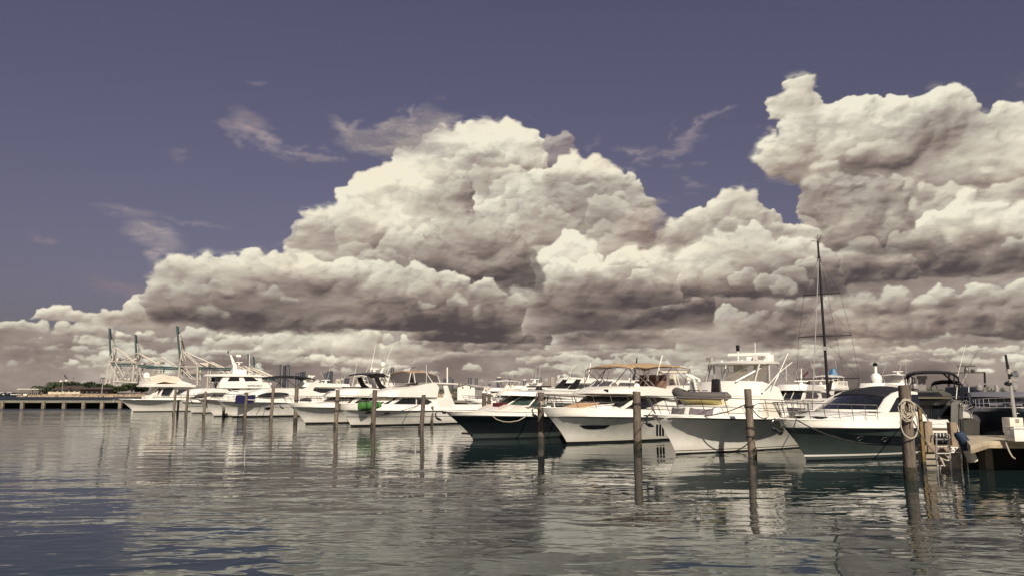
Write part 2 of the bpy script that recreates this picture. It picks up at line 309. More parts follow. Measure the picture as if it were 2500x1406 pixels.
# ------------------------------------------------------------------ helpers
CAM=Vector((0,0,HC)); cp,sp_=math.cos(PITCH),math.sin(PITCH)
def ray(u,v):
    x=(u-1250)/F_PX; y=-(v-703)/F_PX
    return Vector((x,cp-y*sp_,sp_+y*cp))
def at(u,v,Y):                             # the point seen at photo pixel (u,v) at depth Y
    d=ray(u,v); return CAM+d*(Y/d.y)
def on_water(u,v,z=0.0):
    d=ray(u,v); return CAM+d*((z-HC)/d.z)
def tag(o,label=None,cat=None,group=None,kind=None):
    if label: o['label']=label
    if cat: o['category']=cat
    if group: o['group']=group
    if kind: o['kind']=kind
    return o
def empty(name,loc,rz=0,label=None,cat=None,group=None):
    o=bpy.data.objects.new(name,None); COL.objects.link(o); o.empty_display_size=.3
    o.location=loc; o.rotation_euler=(0,0,rz); return tag(o,label,cat,group)
MATS={}
def mat(name,col,rough=.5,metal=0.0,var=0.0,vscale=3.0,bump=0.0,bscale=8.0,spec=.5,coat=0.0,stretch=None,col2=None,thr=None,grime=None,coords='Object',trans=0.0,ior=1.45,alpha=1.0,sheen=0.0):
    if name in MATS: return MATS[name]
    m=bpy.data.materials.new(name); m.use_nodes=True; nt=m.node_tree; N,L=nt.nodes,nt.links
    b=N['Principled BSDF']; c=(*col,1)
    b.inputs['Base Color'].default_value=c; b.inputs['Roughness'].default_value=rough; b.inputs['Metallic'].default_value=metal
    b.inputs['Specular IOR Level'].default_value=spec; b.inputs['Coat Weight'].default_value=coat; b.inputs['Coat Roughness'].default_value=.03
    b.inputs['Transmission Weight'].default_value=trans; b.inputs['IOR'].default_value=ior; b.inputs['Alpha'].default_value=alpha
    if var or bump or col2:
        tc=N.new('ShaderNodeTexCoord'); mp=N.new('ShaderNodeMapping'); L.new(tc.outputs[coords],mp.inputs[0])
        if stretch: mp.inputs['Scale'].default_value=stretch
    if var or col2:
        n=N.new('ShaderNodeTexNoise'); n.inputs['Scale'].default_value=vscale; n.inputs['Detail'].default_value=6; n.inputs['Roughness'].default_value=.6; L.new(mp.outputs[0],n.inputs[0])
        r=N.new('ShaderNodeValToRGB'); L.new(n.outputs[0],r.inputs[0])
        if col2: a,z=(*col2,1),c
        else: a=tuple(x*(1-var) for x in col)+(1,); z=tuple(min(1,x*(1+var)) for x in col)+(1,)
        lo,hi=thr or (.32,.68)
        r.color_ramp.elements[0].position=lo; r.color_ramp.elements[1].position=hi; r.color_ramp.elements[0].color=a; r.color_ramp.elements[1].color=z
        L.new(r.outputs[0],b.inputs['Base Color'])
    if grime:                                  # brown scum line and run marks that thin out above the waterline
        s2=N.new('ShaderNodeSeparateXYZ'); L.new(tc.outputs['Object'],s2.inputs[0])
        mz=N.new('ShaderNodeMapRange'); L.new(s2.outputs[2],mz.inputs[0]); mz.inputs[1].default_value=.04; mz.inputs[2].default_value=.42; mz.inputs[3].default_value=grime; mz.inputs[4].default_value=0
        mm=N.new('ShaderNodeMath'); mm.operation='MULTIPLY'; L.new(mz.outputs[0],mm.inputs[0]); L.new(n.outputs[0],mm.inputs[1])
        mx=N.new('ShaderNodeMix'); mx.data_type='RGBA'; L.new(mm.outputs[0],mx.inputs[0]); L.new(r.outputs[0],mx.inputs[6]); mx.inputs[7].default_value=(.22,.18,.11,1); L.new(mx.outputs[2],b.inputs['Base Color'])
    if bump:
        n2=N.new('ShaderNodeTexNoise'); n2.inputs['Scale'].default_value=bscale; n2.inputs['Detail'].default_value=5; L.new(mp.outputs[0],n2.inputs[0])
        bp=N.new('ShaderNodeBump'); bp.inputs['Strength'].default_value=min(1,bump); bp.inputs['Distance'].default_value=.02 if bump<=1 else .02*bump; L.new(n2.outputs[0],bp.inputs['Height']); L.new(bp.outputs[0],b.inputs['Normal'])
    MATS[name]=m; return m
WHITE=mat('gelcoat_white',(.84,.81,.74),.22,var=.05,vscale=1.3,coat=.3)
WHITEH=mat('hull_gelcoat',(.82,.79,.72),.2,var=.10,vscale=1.6,coat=1.0,stretch=(1.2,1.2,.25),grime=.9)
CREAM=mat('gelcoat_cream',(.74,.69,.58),.28,var=.05,vscale=1.1,coat=.2)
OFFW=mat('deck_nonskid',(.70,.67,.60),.6,var=.07,vscale=4)
NAVY=mat('gelcoat_navy',(.016,.019,.024),.10,coat=1.0,var=.2,vscale=1)
GREYH=mat('gelcoat_grey_green',(.062,.078,.075),.10,coat=1.0,var=.15,vscale=1.0)
TAUPE_SHADE=mat('gelcoat_taupe_shade',(.085,.080,.070),.25,coat=.3,var=.12,vscale=1.5)  # dark taupe stands in for the shade lying on the right-hand boats
SLATE_SHADE=mat('gelcoat_slate_shade',(.075,.082,.105),.3,coat=.2,var=.15,vscale=1.5)  # bluish shade over the end yacht, painted as its hull colour
BLACKP=mat('paint_black',(.012,.012,.014),.3)
CANVB=mat('canvas_black',(.013,.013,.018),.8,bump=.4,bscale=20)
CANVT=mat('canvas_tan',(.42,.29,.17),.85,var=.12,vscale=4,bump=.5,bscale=9)
CANVW=mat('canvas_white',(.74,.68,.56),.8,var=.08,vscale=2,bump=.6,bscale=4)
GLASS=mat('tinted_glass',(.012,.014,.018),.03,spec=.8,var=.5,vscale=2.5)
GLASSG=mat('green_glass',(.03,.055,.045),.04,spec=.8,var=.6,vscale=5)
MESHS=mat('screen_mesh',(.16,.14,.15),.7,var=.2,vscale=5)
VINYL=mat('clear_vinyl',(.35,.33,.34),.2,alpha=.2)
STEEL=mat('stainless',(.55,.53,.50),.25,metal=1.0)
ALU=mat('aluminium',(.60,.58,.54),.35,metal=.6)
DARKM=mat('dark_metal',(.03,.03,.032),.4,metal=.5)
RUBB=mat('rubber_black',(.015,.015,.016),.6)
ROPE=mat('rope_tan',(.45,.40,.32),.9,var=.2,vscale=40)
ROPED=mat('rope_dark',(.06,.05,.045),.9)
WOODP=mat('piling_timber',(.145,.115,.09),.85,var=.45,vscale=5,stretch=(3.2,3.2,.55),bump=1.0,bscale=14)
WOODT=mat('pale_timber',(.36,.29,.20),.8,var=.25,vscale=4,bump=.5,bscale=8)
CONC=mat('concrete',(.33,.29,.23),.85,var=.25,vscale=2.5,bump=.5,bscale=12)
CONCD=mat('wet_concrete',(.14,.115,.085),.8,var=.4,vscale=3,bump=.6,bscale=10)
INTER=mat('dark_interior',(.02,.018,.018),.6)
class MB:
    def __init__(s): s.v=[]; s.f=[]; s.m=[]; s.mi=0
    def add(s,vs,fs):
        o=len(s.v); s.v+=[tuple(p) for p in vs]; s.f+=[tuple(i+o for i in f) for f in fs]; s.m+=[s.mi]*len(fs); return s
    def box(s,c,d,rz=0.0,top=None,rx=0.0,ry=0.0):
        M=Matrix.Rotation(rz,3,'Z')@Matrix.Rotation(ry,3,'Y')@Matrix.Rotation(rx,3,'X'); h=[x/2 for x in d]; t=top or (1,1); vs=[]
        for z in (-1,1):
            kx,ky=(1,1) if z<0 else t
            for x,y in ((-1,-1),(1,-1),(1,1),(-1,1)): vs.append(Vector(c)+M@Vector((x*h[0]*kx,y*h[1]*ky,z*h[2])))
        return s.add(vs,[(3,2,1,0),(4,5,6,7),(0,1,5,4),(1,2,6,5),(2,3,7,6),(3,0,4,7)])
    def tube(s,pts,r,n=6,cap=True,r2=None):
        P=[Vector(p) for p in pts]; rings=[]; up=Vector((0,0,1)); m=len(P)
        for i,p in enumerate(P):
            d=(P[min(i+1,m-1)]-P[max(i-1,0)])
            if d.length<1e-9: d=Vector((0,0,1))
            d.normalize(); a=up if abs(d.dot(up))<.95 else Vector((1,0,0)); x=d.cross(a).normalized(); y=d.cross(x)
            rr=r if r2 is None else r+(r2-r)*i/max(1,m-1)
            rings.append([p+x*math.cos(2*math.pi*k/n)*rr+y*math.sin(2*math.pi*k/n)*rr for k in range(n)])
        vs=[q for g in rings for q in g]; fs=[]
        for i in range(m-1):
            for k in range(n): fs.append((i*n+k,i*n+(k+1)%n,(i+1)*n+(k+1)%n,(i+1)*n+k))
        if cap: fs+=[tuple(range(n)),tuple(range((m-1)*n,m*n))]
        return s.add(vs,fs)
    def lathe(s,prof,c=(0,0,0),n=16,axis='Z',sc=(1,1)):
        vs=[];fs=[]; m=len(prof)
        for (r,z) in prof:
            for k in range(n):
                a=2*math.pi*k/n; p=Vector((r*math.cos(a)*sc[0],r*math.sin(a)*sc[1],z))
                if axis=='X': p=Vector((p.z,p.x,p.y))
                if axis=='Y': p=Vector((p.x,p.z,p.y))
                vs.append(Vector(c)+p)
        for i in range(m-1):
            for k in range(n): fs.append((i*n+k,i*n+(k+1)%n,(i+1)*n+(k+1)%n,(i+1)*n+k))
        fs+=[tuple(range(n))[::-1],tuple(range((m-1)*n,m*n))]
        return s.add(vs,fs)
    def dome(s,c,r,h,n=14,k=5,base=0.0):
        pr=[(r*.92,-base)] if base else []
        pr+=[(r,0)]+[(r*math.cos(math.pi/2*i/k),h*math.sin(math.pi/2*i/k)) for i in range(1,k)]+[(r*.02,h)]
        return s.lathe(pr,c,n)
    def grid(s,rows):
        n=len(rows[0]); vs=[p for r in rows for p in r]; fs=[]
        for i in range(len(rows)-1):
            for k in range(n-1): fs.append((i*n+k,i*n+k+1,(i+1)*n+k+1,(i+1)*n+k))
        return s.add(vs,fs)
    def prism(s,poly,off):                 # polygon (3d points) swept by off
        n=len(poly); off=Vector(off); a=[Vector(p) for p in poly]; b=[p+off for p in a]
        return s.add(a+b,[tuple(range(n)),tuple(range(2*n-1,n-1,-1))]+[(i,i+n,(i+1)%n+n,(i+1)%n) for i in range(n)])
    def build(s,name,mats,parent=None,label=None,cat=None,group=None,kind=None,sharp=38,loc=None,bevel=0):
        me=bpy.data.meshes.new(name); me.from_pydata(s.v,[],s.f)
        mats=mats if isinstance(mats,(list,tuple)) else [mats]
        for m in mats: me.materials.append(m)
        me.polygons.foreach_set('material_index',s.m)
        bm=bmesh.new(); bm.from_mesh(me)
        big=[f for f in bm.faces if len(f.verts)>4]
        if big: bmesh.ops.triangulate(bm,faces=big)
        bmesh.ops.remove_doubles(bm,verts=bm.verts,dist=1e-5)
        bmesh.ops.recalc_face_normals(bm,faces=bm.faces)
        if bevel:
            es=[e for e in bm.edges if len(e.link_faces)==2 and e.calc_face_angle(0)>R(40)]
            if es: bmesh.ops.bevel(bm,geom=es,offset=bevel,segments=2,affect='EDGES',profile=.6)
        bm.to_mesh(me); bm.free()
        me.polygons.foreach_set('use_smooth',[True]*len(me.polygons)); me.set_sharp_from_angle(angle=R(sharp)); me.update()
        o=bpy.data.objects.new(name,me); COL.objects.link(o)
        if parent is not None: o.parent=parent
        if loc is not None: o.location=loc
        return tag(o,label,cat,group,kind)
def spline(pts,n=5,closed=False):
    P=[Vector(p) for p in pts]; out=[]; m=len(P)
    rng=range(m if closed else m-1)
    for i in rng:
        p0=P[(i-1)%m] if closed or i>0 else P[0]; p1=P[i]; p2=P[(i+1)%m]; p3=P[(i+2)%m] if closed or i+2<m else P[m-1]
        for k in range(n):
            t=k/n; out.append(.5*((2*p1)+(p2-p0)*t+(2*p0-5*p1+4*p2-p3)*t*t+(3*p1-p0-3*p2+p3)*t**3))
    if not closed: out.append(P[-1])
    return out
def sag(a,b,d,n=12):
    a,b=Vector(a),Vector(b); return [a.lerp(b,i/n)-Vector((0,0,d*4*(i/n)*(1-i/n))) for i in range(n+1)]
# ------------------------------------------------------------------ boats
class Boat:
    """local frame: +X aft from the stem at the waterline, -Y the port side (towards the viewer), Z up"""
    def __init__(s,name,label,stem,ang,L,W,Hb,Hs,rake,rub=1.0,hull=None,top=WHITE,boot=BLACKP,cat='motor yacht',flare=1.7,entry=.6,lean=.14,stripe=None,deckm=OFFW,group=None,boot_h=.10,railmat=None,full=.5,O=None,waist=1.0):
        s.O=Vector(O) if O is not None else on_water(*stem); s.th=R(ang); s.L,s.W,s.Hb,s.Hs,s.rake,s.rub=L,W,Hb,Hs,rake,rub
        s.flare,s.entry,s.lean,s.full,s.waist=flare,entry,lean,full,waist
        s.M=Matrix.Rotation(s.th,3,'Z'); s.Mi=s.M.transposed(); s.cl=s.Mi@(CAM-s.O)
        s.root=empty(name,s.O,s.th,label,cat,group)
        hull=WHITEH if hull is None or hull is WHITE else hull
        s.make_hull(hull,top,boot,stripe,boot_h); s.deck(deckm)
        s.rubrail(railmat or DARKM)
    def sfrac(s,x,z):
        t=0
        for _ in range(4):
            xs=-s.rake*max(0,t)**1.25; q=min(1,max(0,(x-xs)/(s.L-xs))); t=z/s.zs(q)
        return q,t
    def zs(s,q): return s.Hs+(s.Hb-s.Hs)*(1-q)**1.6
    def bd(s,q):
        f=s.full; b=s.W*(max(1e-4,1-(1-min(q,f)/f)**2.2))**.72
        return b*(1-.08*max(0,q-.6)/.4)
    def bw(s,q): return s.W*.86*s.waist*max(0,1-(1-min(q,s.entry)/s.entry)**1.8)
    def half(s,q,t):
        if t<=0: return s.bw(q)*(1+.25*t)
        r=s.rub
        if t<=r:
            p=s.flare+(.75-s.flare)*min(1,q/.55); return s.bw(q)+(s.bd(q)-s.bw(q))*(t/r)**p
        return max(.0,s.bd(q)*(1-s.lean*(t-r)/(1-r))-.03)
    def hp(s,q,t,side=-1,off=0):
        xs=-s.rake*max(0,t)**1.25 if t>=0 else .5*(-t); x=xs+q*(s.L-xs)
        return Vector((x,side*(s.half(q,t)+off),t*s.zs(q)))
    def side(s,x,z): q,t=s.sfrac(x,z); return s.half(q,min(t,1))
    def loc(s,u,v,y=0.0):
        d=s.Mi@ray(u,v); k=(y-s.cl.y)/d.y; return s.cl+d*k
    def locx(s,u,v,x):
        d=s.Mi@ray(u,v); k=(x-s.cl.x)/d.x; return s.cl+d*k
    def S(s,u,v,wf):
        d=s.Mi@ray(u,v); lo=(-6.0-s.cl.y)/d.y; hi=(0.0-s.cl.y)/d.y
        for _ in range(40):
            k=(lo+hi)/2; p=s.cl+d*k
            if p.y<-wf(p.x,p.z): lo=k
            else: hi=k
        return p.x,p.z
    def make_hull(s,hull,top,boot,stripe,bh):
        qs=[0,.012,.03,.055,.085,.12,.16,.2,.25,.3,.36,.43,.5,.6,.7,.8,.9,1.0]
        r=s.rub; ts=[-.22,-.02,bh/s.Hs*.9]+[r*k for k in (.2,.3,.42,.54,.66,.78,.89,1.0)]
        if r<1: ts+=[r+(1-r)*.5,1.0]
        if stripe: ts=sorted(set([t for t in ts if not(abs(t-stripe[0])<.02 or abs(t-stripe[1])<.02)]+[stripe[0],stripe[1]]))
        mb=MB()
        for side in (-1,1):
            for j in range(len(ts)-1):
                t0,t1=ts[j],ts[j+1]; mid_=(t0+t1)/2
                mb.mi=2 if mid_<bh/s.Hs*.9 else (1 if mid_>r and r<1 else (3 if stripe and stripe[0]<mid_<stripe[1] else 0))
                mb.grid([[s.hp(q,t0,side) for q in qs],[s.hp(q,t1,side) for q in qs]])
        mb.mi=0
        a=[s.hp(1,t,-1) for t in ts]; b=[s.hp(1,t,1) for t in ts]; mb.grid([a,b])
        st=stripe[2] if stripe else hull
        mb.build('hull',[hull,top,boot,st],s.root,sharp=50)
    def deck(s,m):
        qs=[0,.02,.05,.09,.14,.2,.3,.4,.5,.6,.7,.8,.9,1.0]; rows=[]
        for q in qs:
            e=s.hp(q,1); w=abs(e.y)-.03; rows.append([Vector((e.x+.01,w*k,e.z-.04+.10*(1-k*k)*min(1,w))) for k in (-1,-.6,-.2,.2,.6,1)])
        MB().grid(rows).build('deck',m,s.root)
    def rubrail(s,m):
        t=s.rub; pts=[s.hp(q/30.,t,-1,.015) for q in range(30,-1,-1)]+[s.hp(q/30.,t,1,.015) for q in range(1,31)]
        MB().tube(pts,.035,6).build('rub_rail',m,s.root)
        if t<1:
            pts=[s.hp(q/30.,1,-1,-.02) for q in range(30,-1,-1)]+[s.hp(q/30.,1,1,-.02) for q in range(1,31)]
            MB().tube(pts,.03,6).build('toe_rail',WHITE,s.root)
    def rail(s,q0=.0,q1=.6,h=.62,n=8,mid=True,inset=.14,m=STEEL,fwd=.25,r=.016,low=.5):
        mb=MB()
        def base(q,side): e=s.hp(q,1,side); return Vector((e.x+.05,e.y-side*inset if abs(e.y)>inset*1.3 else e.y*.3,e.z))
        def topp(q,side,k=1.0):
            b=base(q,side); f=fwd*(1-q/q1)*k; w=.10*(1-min(1,q*4)); return b+Vector((-f,side*w*k,h*k))
        for side in (-1,1):
            for i in range(n+1):
                q=q0+(q1-q0)*(i/n)**1.15; mb.tube([base(q,side),topp(q,side)],r*.9,5)
        m_=24
        for k in ((1.0,low) if mid else (1.0,)):
            pts=[topp(q0+(q1-q0)*i/m_,-1,k) for i in range(m_,-1,-1)]+[topp(q0+(q1-q0)*i/m_,1,k) for i in range(0,m_+1)]
            mb.tube(pts,r if k==1 else r*.75,5)
        return mb.build('bow_rail',m,s.root)
    def anchor(s,dx=0.0,col=STEEL):
        e=s.hp(0,1); mb=MB()
        mb.box((e.x-.12+dx,0,e.z-.02),(.75,.16,.06)); mb.tube([(e.x-.35,0,e.z+.02),(e.x-.62,0,e.z-.12)],.03,6)
        mb.tube([(e.x-.62,0,e.z-.12),(e.x-.45,0,e.z-.42),(e.x-.28,0,e.z-.46)],.035,6)
        mb.box((e.x-.38,0,e.z-.40),(.30,.26,.05),ry=.5)
        return mb.build('bow_anchor',col,s.root)
    def porthole(s,u,v,w=.34,h=.16,name='porthole',rim=STEEL):
        for side in (-1,1):
            x,z=s.S(u,v,s.side); p=[Vector((x+w/2*math.cos(a),0,z+h/2*math.sin(a))) for a in [k*math.pi/6 for k in range(12)]]
            mb=MB(); mb.prism([Vector((q.x,side*(s.side(q.x,q.z)+.012),q.z)) for q in p],(0,-side*.03,0)); o=mb.build(name,GLASS,s.root)
            mb=MB(); rp=[Vector((q.x,side*(s.side(q.x,q.z)+.014),q.z)) for q in p]; mb.tube(rp+[rp[0]],.012,5); mb.build('rim',rim,o)
    def hullwin(s,pts,name='hull_window',m=GLASS,px=True):
        P=[s.S(u,v,s.side) for u,v in pts] if px else pts
        out=[]
        for side in (-1,1):
            mb=MB(); n=len(P)
            # fan in strips so that the pane follows the curved hull
            xs=[p[0] for p in P]; x0,x1=min(xs),max(xs); K=10; rows=[]
            for i in range(K+1):
                x=x0+1e-4+(x1-x0-2e-4)*i/K; zz=[]
                for j in range(n):
                    a,b=P[j],P[(j+1)%n]
                    if (a[0]-x)*(b[0]-x)<0: zz.append(a[1]+(b[1]-a[1])*(x-a[0])/(b[0]-a[0]))
                if len(zz)<2: continue
                z0,z1=min(zz),max(zz); rows.append([Vector((x,side*(s.side(x,z)+.012),z)) for z in (z0,(z0*2+z1)/3,(z0+2*z1)/3,z1)])
            mb.grid(rows); out.append(mb.build(name,m,s.root))
        return out
    def shell(s,pts,w,tumble=.12,z0=None,nose=0.0,crown=.06,follow=None,px=True,smooth=0,yref=None):
        return Shell(s,pts,w,tumble,z0,nose,crown,follow,px,smooth)
    def line(s,pxs,y,r,name,m,both=False,n=6,parent=None):
        """tube through pixels at lateral offset y (a number or one per pixel; negative is the near side)"""
        ys=y if isinstance(y,(list,tuple)) else [y]*len(pxs)
        P=[s.loc(u,v,yy) for (u,v),yy in zip(pxs,ys)]
        mb=MB().tube(P,r,n)
        if both: mb.tube([Vector((p.x,-p.y,p.z)) for p in P],r,n)
        return mb.build(name,m,parent or s.root)
    def dome(s,u,v,rpx,y=0.0,m=WHITE,name='satellite_dome',stand=.15):
        """radome whose middle is seen at (u,v)"""
        p=s.loc(u,v,y); d=(s.M@p+s.O).y; r=rpx*d/F_PX
        mb=MB().lathe([(r*.55,-r*1.0-stand),(r*.5,-r*.95),(r*.85,-r*.85),(r,-r*.5),(r,0),(r*.92,r*.38),(r*.7,r*.72),(r*.38,r*.93),(r*.02,r)],p,14)
        return mb.build(name,m,s.root)
    def radar(s,u,v,wpx,y=0.0,m=WHITE,hpx=8,name='radar',yaw=.3):
        p=s.loc(u,v,y); d=(s.M@p+s.O).y; w=wpx*d/F_PX; h=hpx*d/F_PX
        a=-s.th+yaw; dx=Vector((math.cos(a),math.sin(a),0))
        mb=MB(); mb.box(p,(w,.14,.10),rz=a); mb.lathe([(.16,-h),(.16,-h*.45),(.07,-h*.3),(.05,0)],p,10)
        return mb.build(name,m,s.root)
class Shell:
    def __init__(s,B,pts,w,tumble,z0,nose,crown,follow,px,smooth):
        s.B=B; s.w=w; s.tum=tumble; s.nose=nose; s.crown=crown; s.follow=follow
        s.z0=z0 if z0 is not None else B.Hs
        P=[B.S(u,v,s.wf) for u,v in pts] if px else list(pts)
        if smooth: P=[(p.x,p.y) for p in spline([(a,b,0) for a,b in P],smooth,True)]
        s.P=P; s.x0=min(p[0] for p in P); s.x1=max(p[0] for p in P); s.za=min(p[1] for p in P); s.zb=max(p[1] for p in P)
    def wf(s,x,z):
        w=s.w-s.tum*max(0,z-s.z0)
        if s.follow is not None:
            q,t=s.B.sfrac(x,s.B.Hs); w=min(w,max(.05,s.B.bd(q)-s.follow-s.tum*max(0,z-s.z0)))
        return max(.05,w)
    def pt(s,x,z,t,off=0.0):
        f=1-min(1,max(0,(x-s.x0)/max(.3,(s.x1-s.x0)*.6))); up=(z-s.za)/max(.05,s.zb-s.za)
        k=1-t*t
        return Vector((x-s.nose*k*f-off*(1 if f>.3 else 0),t*(s.wf(x,z)+off*.5),z+s.crown*k*up+(off*.3 if f<=.3 else off*.4)))
    def build(s,name,m,parent=None,n=8,bevel=0,label=None,sharp=38):
        P=s.P; N=len(P); mb=MB(); rows=[]
        for i in range(n+1):
            t=-1+2*i/n; rows.append([s.pt(x,z,t) for x,z in P])
        vs=[p for r in rows for p in r]; fs=[]
        for i in range(n):
            for k in range(N): fs.append((i*N+k,i*N+(k+1)%N,(i+1)*N+(k+1)%N,(i+1)*N+k))
        fs+=[tuple(range(N)),tuple(range(n*N,(n+1)*N))]
        mb.add(vs,fs); s.obj=mb.build(name,m,parent or s.B.root,bevel=bevel,label=label,sharp=sharp); return s.obj
    def pane(s,pts,name='side_window',m=GLASS,px=True,both=True,parent=None,smooth=0,off=.015,th=.03):
        P=[s.B.S(u,v,s.wf) for u,v in pts] if px else list(pts)
        if smooth: P=[(p.x,p.y) for p in spline([(a,b,0) for a,b in P],smooth,True)]
        for side in ((-1,1) if both else (-1,)):
            a=[Vector((x,side*(s.wf(x,z)+off),z)) for x,z in P]; MB().prism(a,(0,-side*th,0)).build(name,m,parent or s.obj)
    def front(s,lo,hi,k=.94,name='windscreen',m=GLASS,px=True,off=.025,n=12,mull=0,parent=None,lo_drop=None):
        """glass across the front between corner points lo and hi (pixels on the near corner line)"""
        a=s.B.S(*lo,s.wf) if px else lo; b=s.B.S(*hi,s.wf) if px else hi; rows=[]
        for j in range(5):
            x=a[0]+(b[0]-a[0])*j/4; z=a[1]+(b[1]-a[1])*j/4; rows.append([s.pt(x,z,-k+2*k*i/n,off) for i in range(n+1)])
        o=MB().grid(rows).build(name,m,parent or s.obj)
        for i in range(mull):
            t=-k+2*k*(i+1)/(mull+1); MB().tube([s.pt(a[0]+(b[0]-a[0])*j/4,a[1]+(b[1]-a[1])*j/4,t,off+.01) for j in range(5)],.03,6).build('mullion',WHITE,o)
        return o
def canopy(B,pts,y0,y1,name,m,thick=.05,crown=.12,n=8,drop=0.0,parent=None,px=True,ypx=None):
    """cloth or hard top: pixels trace its near edge (front to aft), spans from y=-y0 to y=y1, arched"""
    P=[B.loc(u,v,-y0) for u,v in pts] if px else [Vector(p) for p in pts]
    P=spline(P,3); mb=MB(); top=[];bot=[]
    for i in range(n+1):
        t=i/n; y=-y0+(y0+y1)*t; k=1-(2*t-1)**2
        top.append([Vector((p.x,y,p.z+crown*k)) for p in P]); bot.append([Vector((p.x,y,p.z+crown*k-thick)) for p in P])
    mb.grid(top); mb.grid(bot)
    mb.grid([top[0],bot[0]]); mb.grid([top[-1],bot[-1]])
    mb.grid([[r[0] for r in top],[r[0] for r in bot]]); mb.grid([[r[-1] for r in top],[r[-1] for r in bot]])
    return mb.build(name,m,parent or B.root)
# ------------------------------------------------------------------ water
def make_water():
    m=bpy.data.materials.new('water'); m.use_nodes=True; nt=m.node_tree; N,L=nt.nodes,nt.links
    b=N['Principled BSDF']; b.inputs['Base Color'].default_value=(.013,.026,.028,1); b.inputs['Roughness'].default_value=.03; b.inputs['IOR'].default_value=1.38
    tc=N.new('ShaderNodeTexCoord')
    def noise(sc,st,rot,detail=2,rough=.5,dist=0.0):
        mp=N.new('ShaderNodeMapping'); L.new(tc.outputs['Object'],mp.inputs[0]); mp.inputs['Scale'].default_value=st; mp.inputs['Rotation'].default_value=(0,0,R(rot))
        n=N.new('ShaderNodeTexNoise'); n.inputs['Scale'].default_value=sc; n.inputs['Detail'].default_value=detail; n.inputs['Roughness'].default_value=rough; n.inputs['Distortion'].default_value=dist
        L.new(mp.outputs[0],n.inputs[0]); return n.outputs[0]
    def mth(op,a,b_=None,c=None):
        n=N.new('ShaderNodeMath'); n.operation=op
        for i,x in enumerate((a,b_,c)):
            if x is None: continue
            if isinstance(x,(int,float)): n.inputs[i].default_value=x
            else: L.new(x,n.inputs[i])
        return n.outputs[0]
    swell=noise(.55,(.30,1,1),-14,1); rip=noise(1.7,(.50,1,1),9,1.8,.5,.6); fin=noise(6.0,(.5,1,1),-6,1)
    patch=noise(.055,(.6,1,1),20,2)
    pm=N.new('ShaderNodeMapRange'); L.new(patch,pm.inputs[0]); pm.inputs[1].default_value=.38; pm.inputs[2].default_value=.62; pm.inputs[3].default_value=.45; pm.inputs[4].default_value=1.2
    # wind gets at the open water beyond the breakwater
    sx=N.new('ShaderNodeSeparateXYZ'); L.new(tc.outputs['Object'],sx.inputs[0])
    op=N.new('ShaderNodeMapRange'); L.new(sx.outputs[1],op.inputs[0]); op.inputs[1].default_value=124; op.inputs[2].default_value=132; op.inputs[3].default_value=1; op.inputs[4].default_value=14
    rg=N.new('ShaderNodeMapRange'); L.new(sx.outputs[1],rg.inputs[0]); rg.inputs[1].default_value=85; rg.inputs[2].default_value=150; rg.inputs[3].default_value=.03; rg.inputs[4].default_value=.42; L.new(rg.outputs[0],b.inputs['Roughness'])
    mr=N.new('ShaderNodeMapRange'); L.new(sx.outputs[1],mr.inputs[0]); mr.inputs[1].default_value=45; mr.inputs[2].default_value=118; mr.inputs[3].default_value=1; mr.inputs[4].default_value=3.6
    cm=N.new('ShaderNodeMapRange'); L.new(sx.outputs[1],cm.inputs[0]); cm.inputs[1].default_value=15; cm.inputs[2].default_value=25; cm.inputs[3].default_value=1.05; cm.inputs[4].default_value=.6
    h=mth('ADD',mth('MULTIPLY',swell,WV[0]),mth('MULTIPLY',rip,WV[1])); h=mth('ADD',h,mth('MULTIPLY',fin,WV[2]))
    h=mth('MULTIPLY',h,mth('MULTIPLY',pm.outputs[0],mth('MULTIPLY',op.outputs[0],mth('MULTIPLY',cm.outputs[0],mr.outputs[0]))))
    bp=N.new('ShaderNodeBump'); bp.inputs['Strength'].default_value=1; bp.inputs['Distance'].default_value=1; L.new(h,bp.inputs['Height']); L.new(bp.outputs[0],b.inputs['Normal'])
    mb=MB(); xs=[-9000,-600,-120,-40,0,40,120,600,9000]; ys=[-60,0,20,60,130,500,3000,14000]
    mb.grid([[Vector((x,y,0)) for x in xs] for y in ys]); mb.build('water',m,kind='structure')
WV=(.078,.026,.0022)
make_water()
# ------------------------------------------------------------------ far shore, island, breakwater
def rock_mat(): return mat('riprap_rock',(.40,.30,.21),.9,var=.55,vscale=.9,bump=1.0,bscale=1.5)
def shore():
    rng=random.Random(3)
    m=mat('shore_earth',(.10,.085,.06),.95,var=.3,vscale=.05)
    mb=MB(); pts=[(-299,458),(-292,442),(-240,432),(-180,430),(-60,440),(200,470),(1400,700),(2600,900)]
    f=[Vector((x,y,1.6)) for x,y in pts]; f0=[Vector((x,y-6,-.6)) for x,y in pts]; bk=[Vector((x*1.5-40,y+3300,1.8)) for x,y in pts]
    mb.grid([f0,f,[Vector((p.x,p.y+30,2.2)) for p in f],bk]); mb.build('shore',m,kind='structure')
    # riprap: individual angular stones reading as one mass
    mb=MB()
    for i in range(2400):
        t=rng.random(); x=-298+t*262; k=0
        while pts[k+1][0]<x: k+=1
        y=pts[k][1]+(pts[k+1][1]-pts[k][1])*(x-pts[k][0])/(pts[k+1][0]-pts[k][0])
        d=rng.random(); s=rng.uniform(.35,.85)
        mb.box((x,y-7+d*7,-.2+d*1.7),(s*1.3,s,s*.9),rz=rng.uniform(0,3),rx=rng.uniform(-.6,.6),ry=rng.uniform(-.6,.6),top=(rng.uniform(.5,.9),rng.uniform(.5,.9)))
    mb.build('riprap_rubble',rock_mat(),label='tan rock riprap banked along the island shore',cat='rubble',kind='stuff')
shore()
FOL=mat('foliage_dark',(.035,.050,.022),.85,var=.5,vscale=.35)
FOL2=mat('foliage_mid',(.055,.075,.028),.85,var=.5,vscale=.4)
